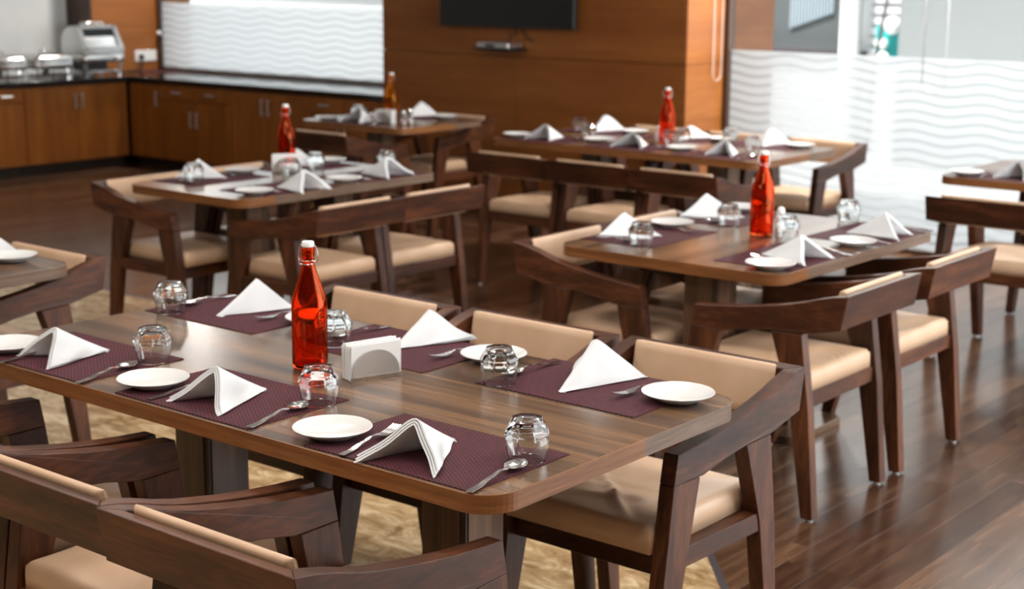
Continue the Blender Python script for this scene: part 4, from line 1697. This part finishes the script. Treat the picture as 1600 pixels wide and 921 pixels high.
# --- the long dark table
S4 = {'n0': 'the first of the three near chairs, long dark table', 'n1': 'the middle near chair, long dark table', 'n2': 'the near chair with the bleached arm, long dark table',
      'f0': 'the bottle-hidden far chair, long dark table', 'f1': 'the middle far chair, long dark table', 'f2': 'the far chair against the glass, long dark table'}
for k_, x, y, rz in (('n0', -5.47, 7.095, 0), ('n1', -4.90, 7.095, 0), ('n2', -4.31, 7.095, 0), ('f0', -5.50, 7.655, pi), ('f1', -4.91, 7.655, pi), ('f2', -4.36, 7.655, pi)):
    placemat('woven maroon placemat before ' + S4[k_], x, y, rz)
for k_, x, y in (('n0', -5.683, 7.085), ('n1', -5.175, 7.19), ('n2', -4.588, 7.15), ('f2', -4.165, 7.71), ('f0', -5.275, 7.71), ('f1', -4.66, 7.70)):
    plate('small white plate before ' + S4[k_], x, y)
for k_, x, y in (('f0', -5.58, 7.56), ('n0', -5.315, 7.29), ('n1', -4.765, 7.31), ('f1', -4.775, 7.46), ('f2', -4.565, 7.62), ('n2', -4.262, 7.36)):
    tumbler('upturned clear tumbler before ' + S4[k_], x, y, .1)
for k_, a in {'n0': (-5.468, 7.095, -.118, .172, .62), 'n1': (-4.873, 7.11, -.007, .168, .59), 'n2': (-4.287, 7.13, .052, .16, .64), 'f0': (-5.50, 7.70, 3.20, .180, .64), 'f1': (-4.895, 7.73, 3.2, .16, .52), 'f2': (-4.366, 7.72, 3.40, .180, .61)}.items():
    napkin('white cotton napkin pyramid before ' + S4[k_], *a, seed=sum(map(ord, k_)) + 33, curl=.2)
for k_, kind, x, y in (('n0', 'spoon', -5.29, 6.97), ('n1', 'spoon', -4.71, 6.97), ('n2', 'spoon', -4.13, 6.97), ('n0', 'fork', -5.585, 6.96), ('n1', 'fork', -5.03, 6.96), ('n2', 'fork', -4.43, 6.96)):
    cutlery(kind, 'steel %s before ' % kind + S4[k_], x, y, x, y + .205)
bottle('red glass swing-top bottle standing on the long dark table below the panel edge', -4.845, 7.395, .8)
shaker('white salt shaker beside the red bottle on the long dark table', -4.925, 7.43)

# --- small table with the amber bottle
S5 = {'n': 'the turned-back chair, amber-bottle table', 'f': 'the wall-side chair, amber-bottle table'}
placemat('woven maroon placemat before ' + S5['n'], -6.97, 7.115, 0)
placemat('woven maroon placemat before ' + S5['f'], -6.96, 7.60, pi)
plate('small white plate before ' + S5['f'], -6.735, 7.65)
plate('small white plate before ' + S5['n'], -7.235, 7.06)
napkin('white cotton napkin pyramid before ' + S5['n'], -6.985, 7.11, -.22, .185, .60, seed=51, curl=.2)
napkin('white cotton napkin pyramid before ' + S5['f'], -6.985, 7.66, 3.07, .18, .64, seed=52)
cutlery('spoon', 'steel spoon before ' + S5['n'], -6.79, 6.98, -6.80, 7.185)
cutlery('fork', 'steel fork before ' + S5['n'], -7.09, 6.98, -7.10, 7.185)
tumbler('upturned clear tumbler before ' + S5['n'], -7.14, 7.24, .1)
am = bottle_proto(False)
am.location = (-6.835, 7.235, TT + .0005)
tag(am, 'amber glass swing-top bottle on the small table below the television', 'bottle')
holder('steel napkin holder in front of the amber bottle', 'before the amber bottle', -6.79, 7.13, 0.05, 7)
shaker('glass shaker with steel cap beside the amber bottle, nearer the wall', -6.735, 7.30, True)
shaker('glass shaker with steel cap beside the napkin holder of the amber-bottle table', -6.690, 7.19, True)

# --- frame-cut tables
placemat('woven maroon placemat on the frame-cut table by the glass wall', -2.755, 7.245, 0)
napkin('white cotton napkin pyramid on the frame-cut table by the glass wall', -2.735, 7.245, -.15, .165, .64, seed=61)
plate('small white plate on the frame-cut table by the glass wall', -2.98, 7.20)
tumbler('upturned clear tumbler on the frame-cut table by the glass wall', -2.74, 7.43)
cutlery('fork', 'steel fork on the frame-cut table by the glass wall', -2.885, 7.10, -2.88, 7.30)
placemat('woven maroon placemat on the frame-cut table beside the marble edge', -4.72, 2.86, pi)
plate('small white plate on the frame-cut table beside the marble edge', -4.474, 2.895)
napkin('white cotton napkin pyramid on the frame-cut table beside the marble edge', -4.665, 2.90, 3.3, .165, .62, seed=62)
placemat('woven maroon placemat lying on the black worktop at the window corner', -11.38, 9.0, .1)
bpy.data.objects[[o.name for o in bpy.data.objects if o.name.startswith('placemat')][-1]].name
for o in bpy.data.objects:
    if o.get('label') == 'woven maroon placemat lying on the black worktop at the window corner':
        o.location.z = CZ + .0005
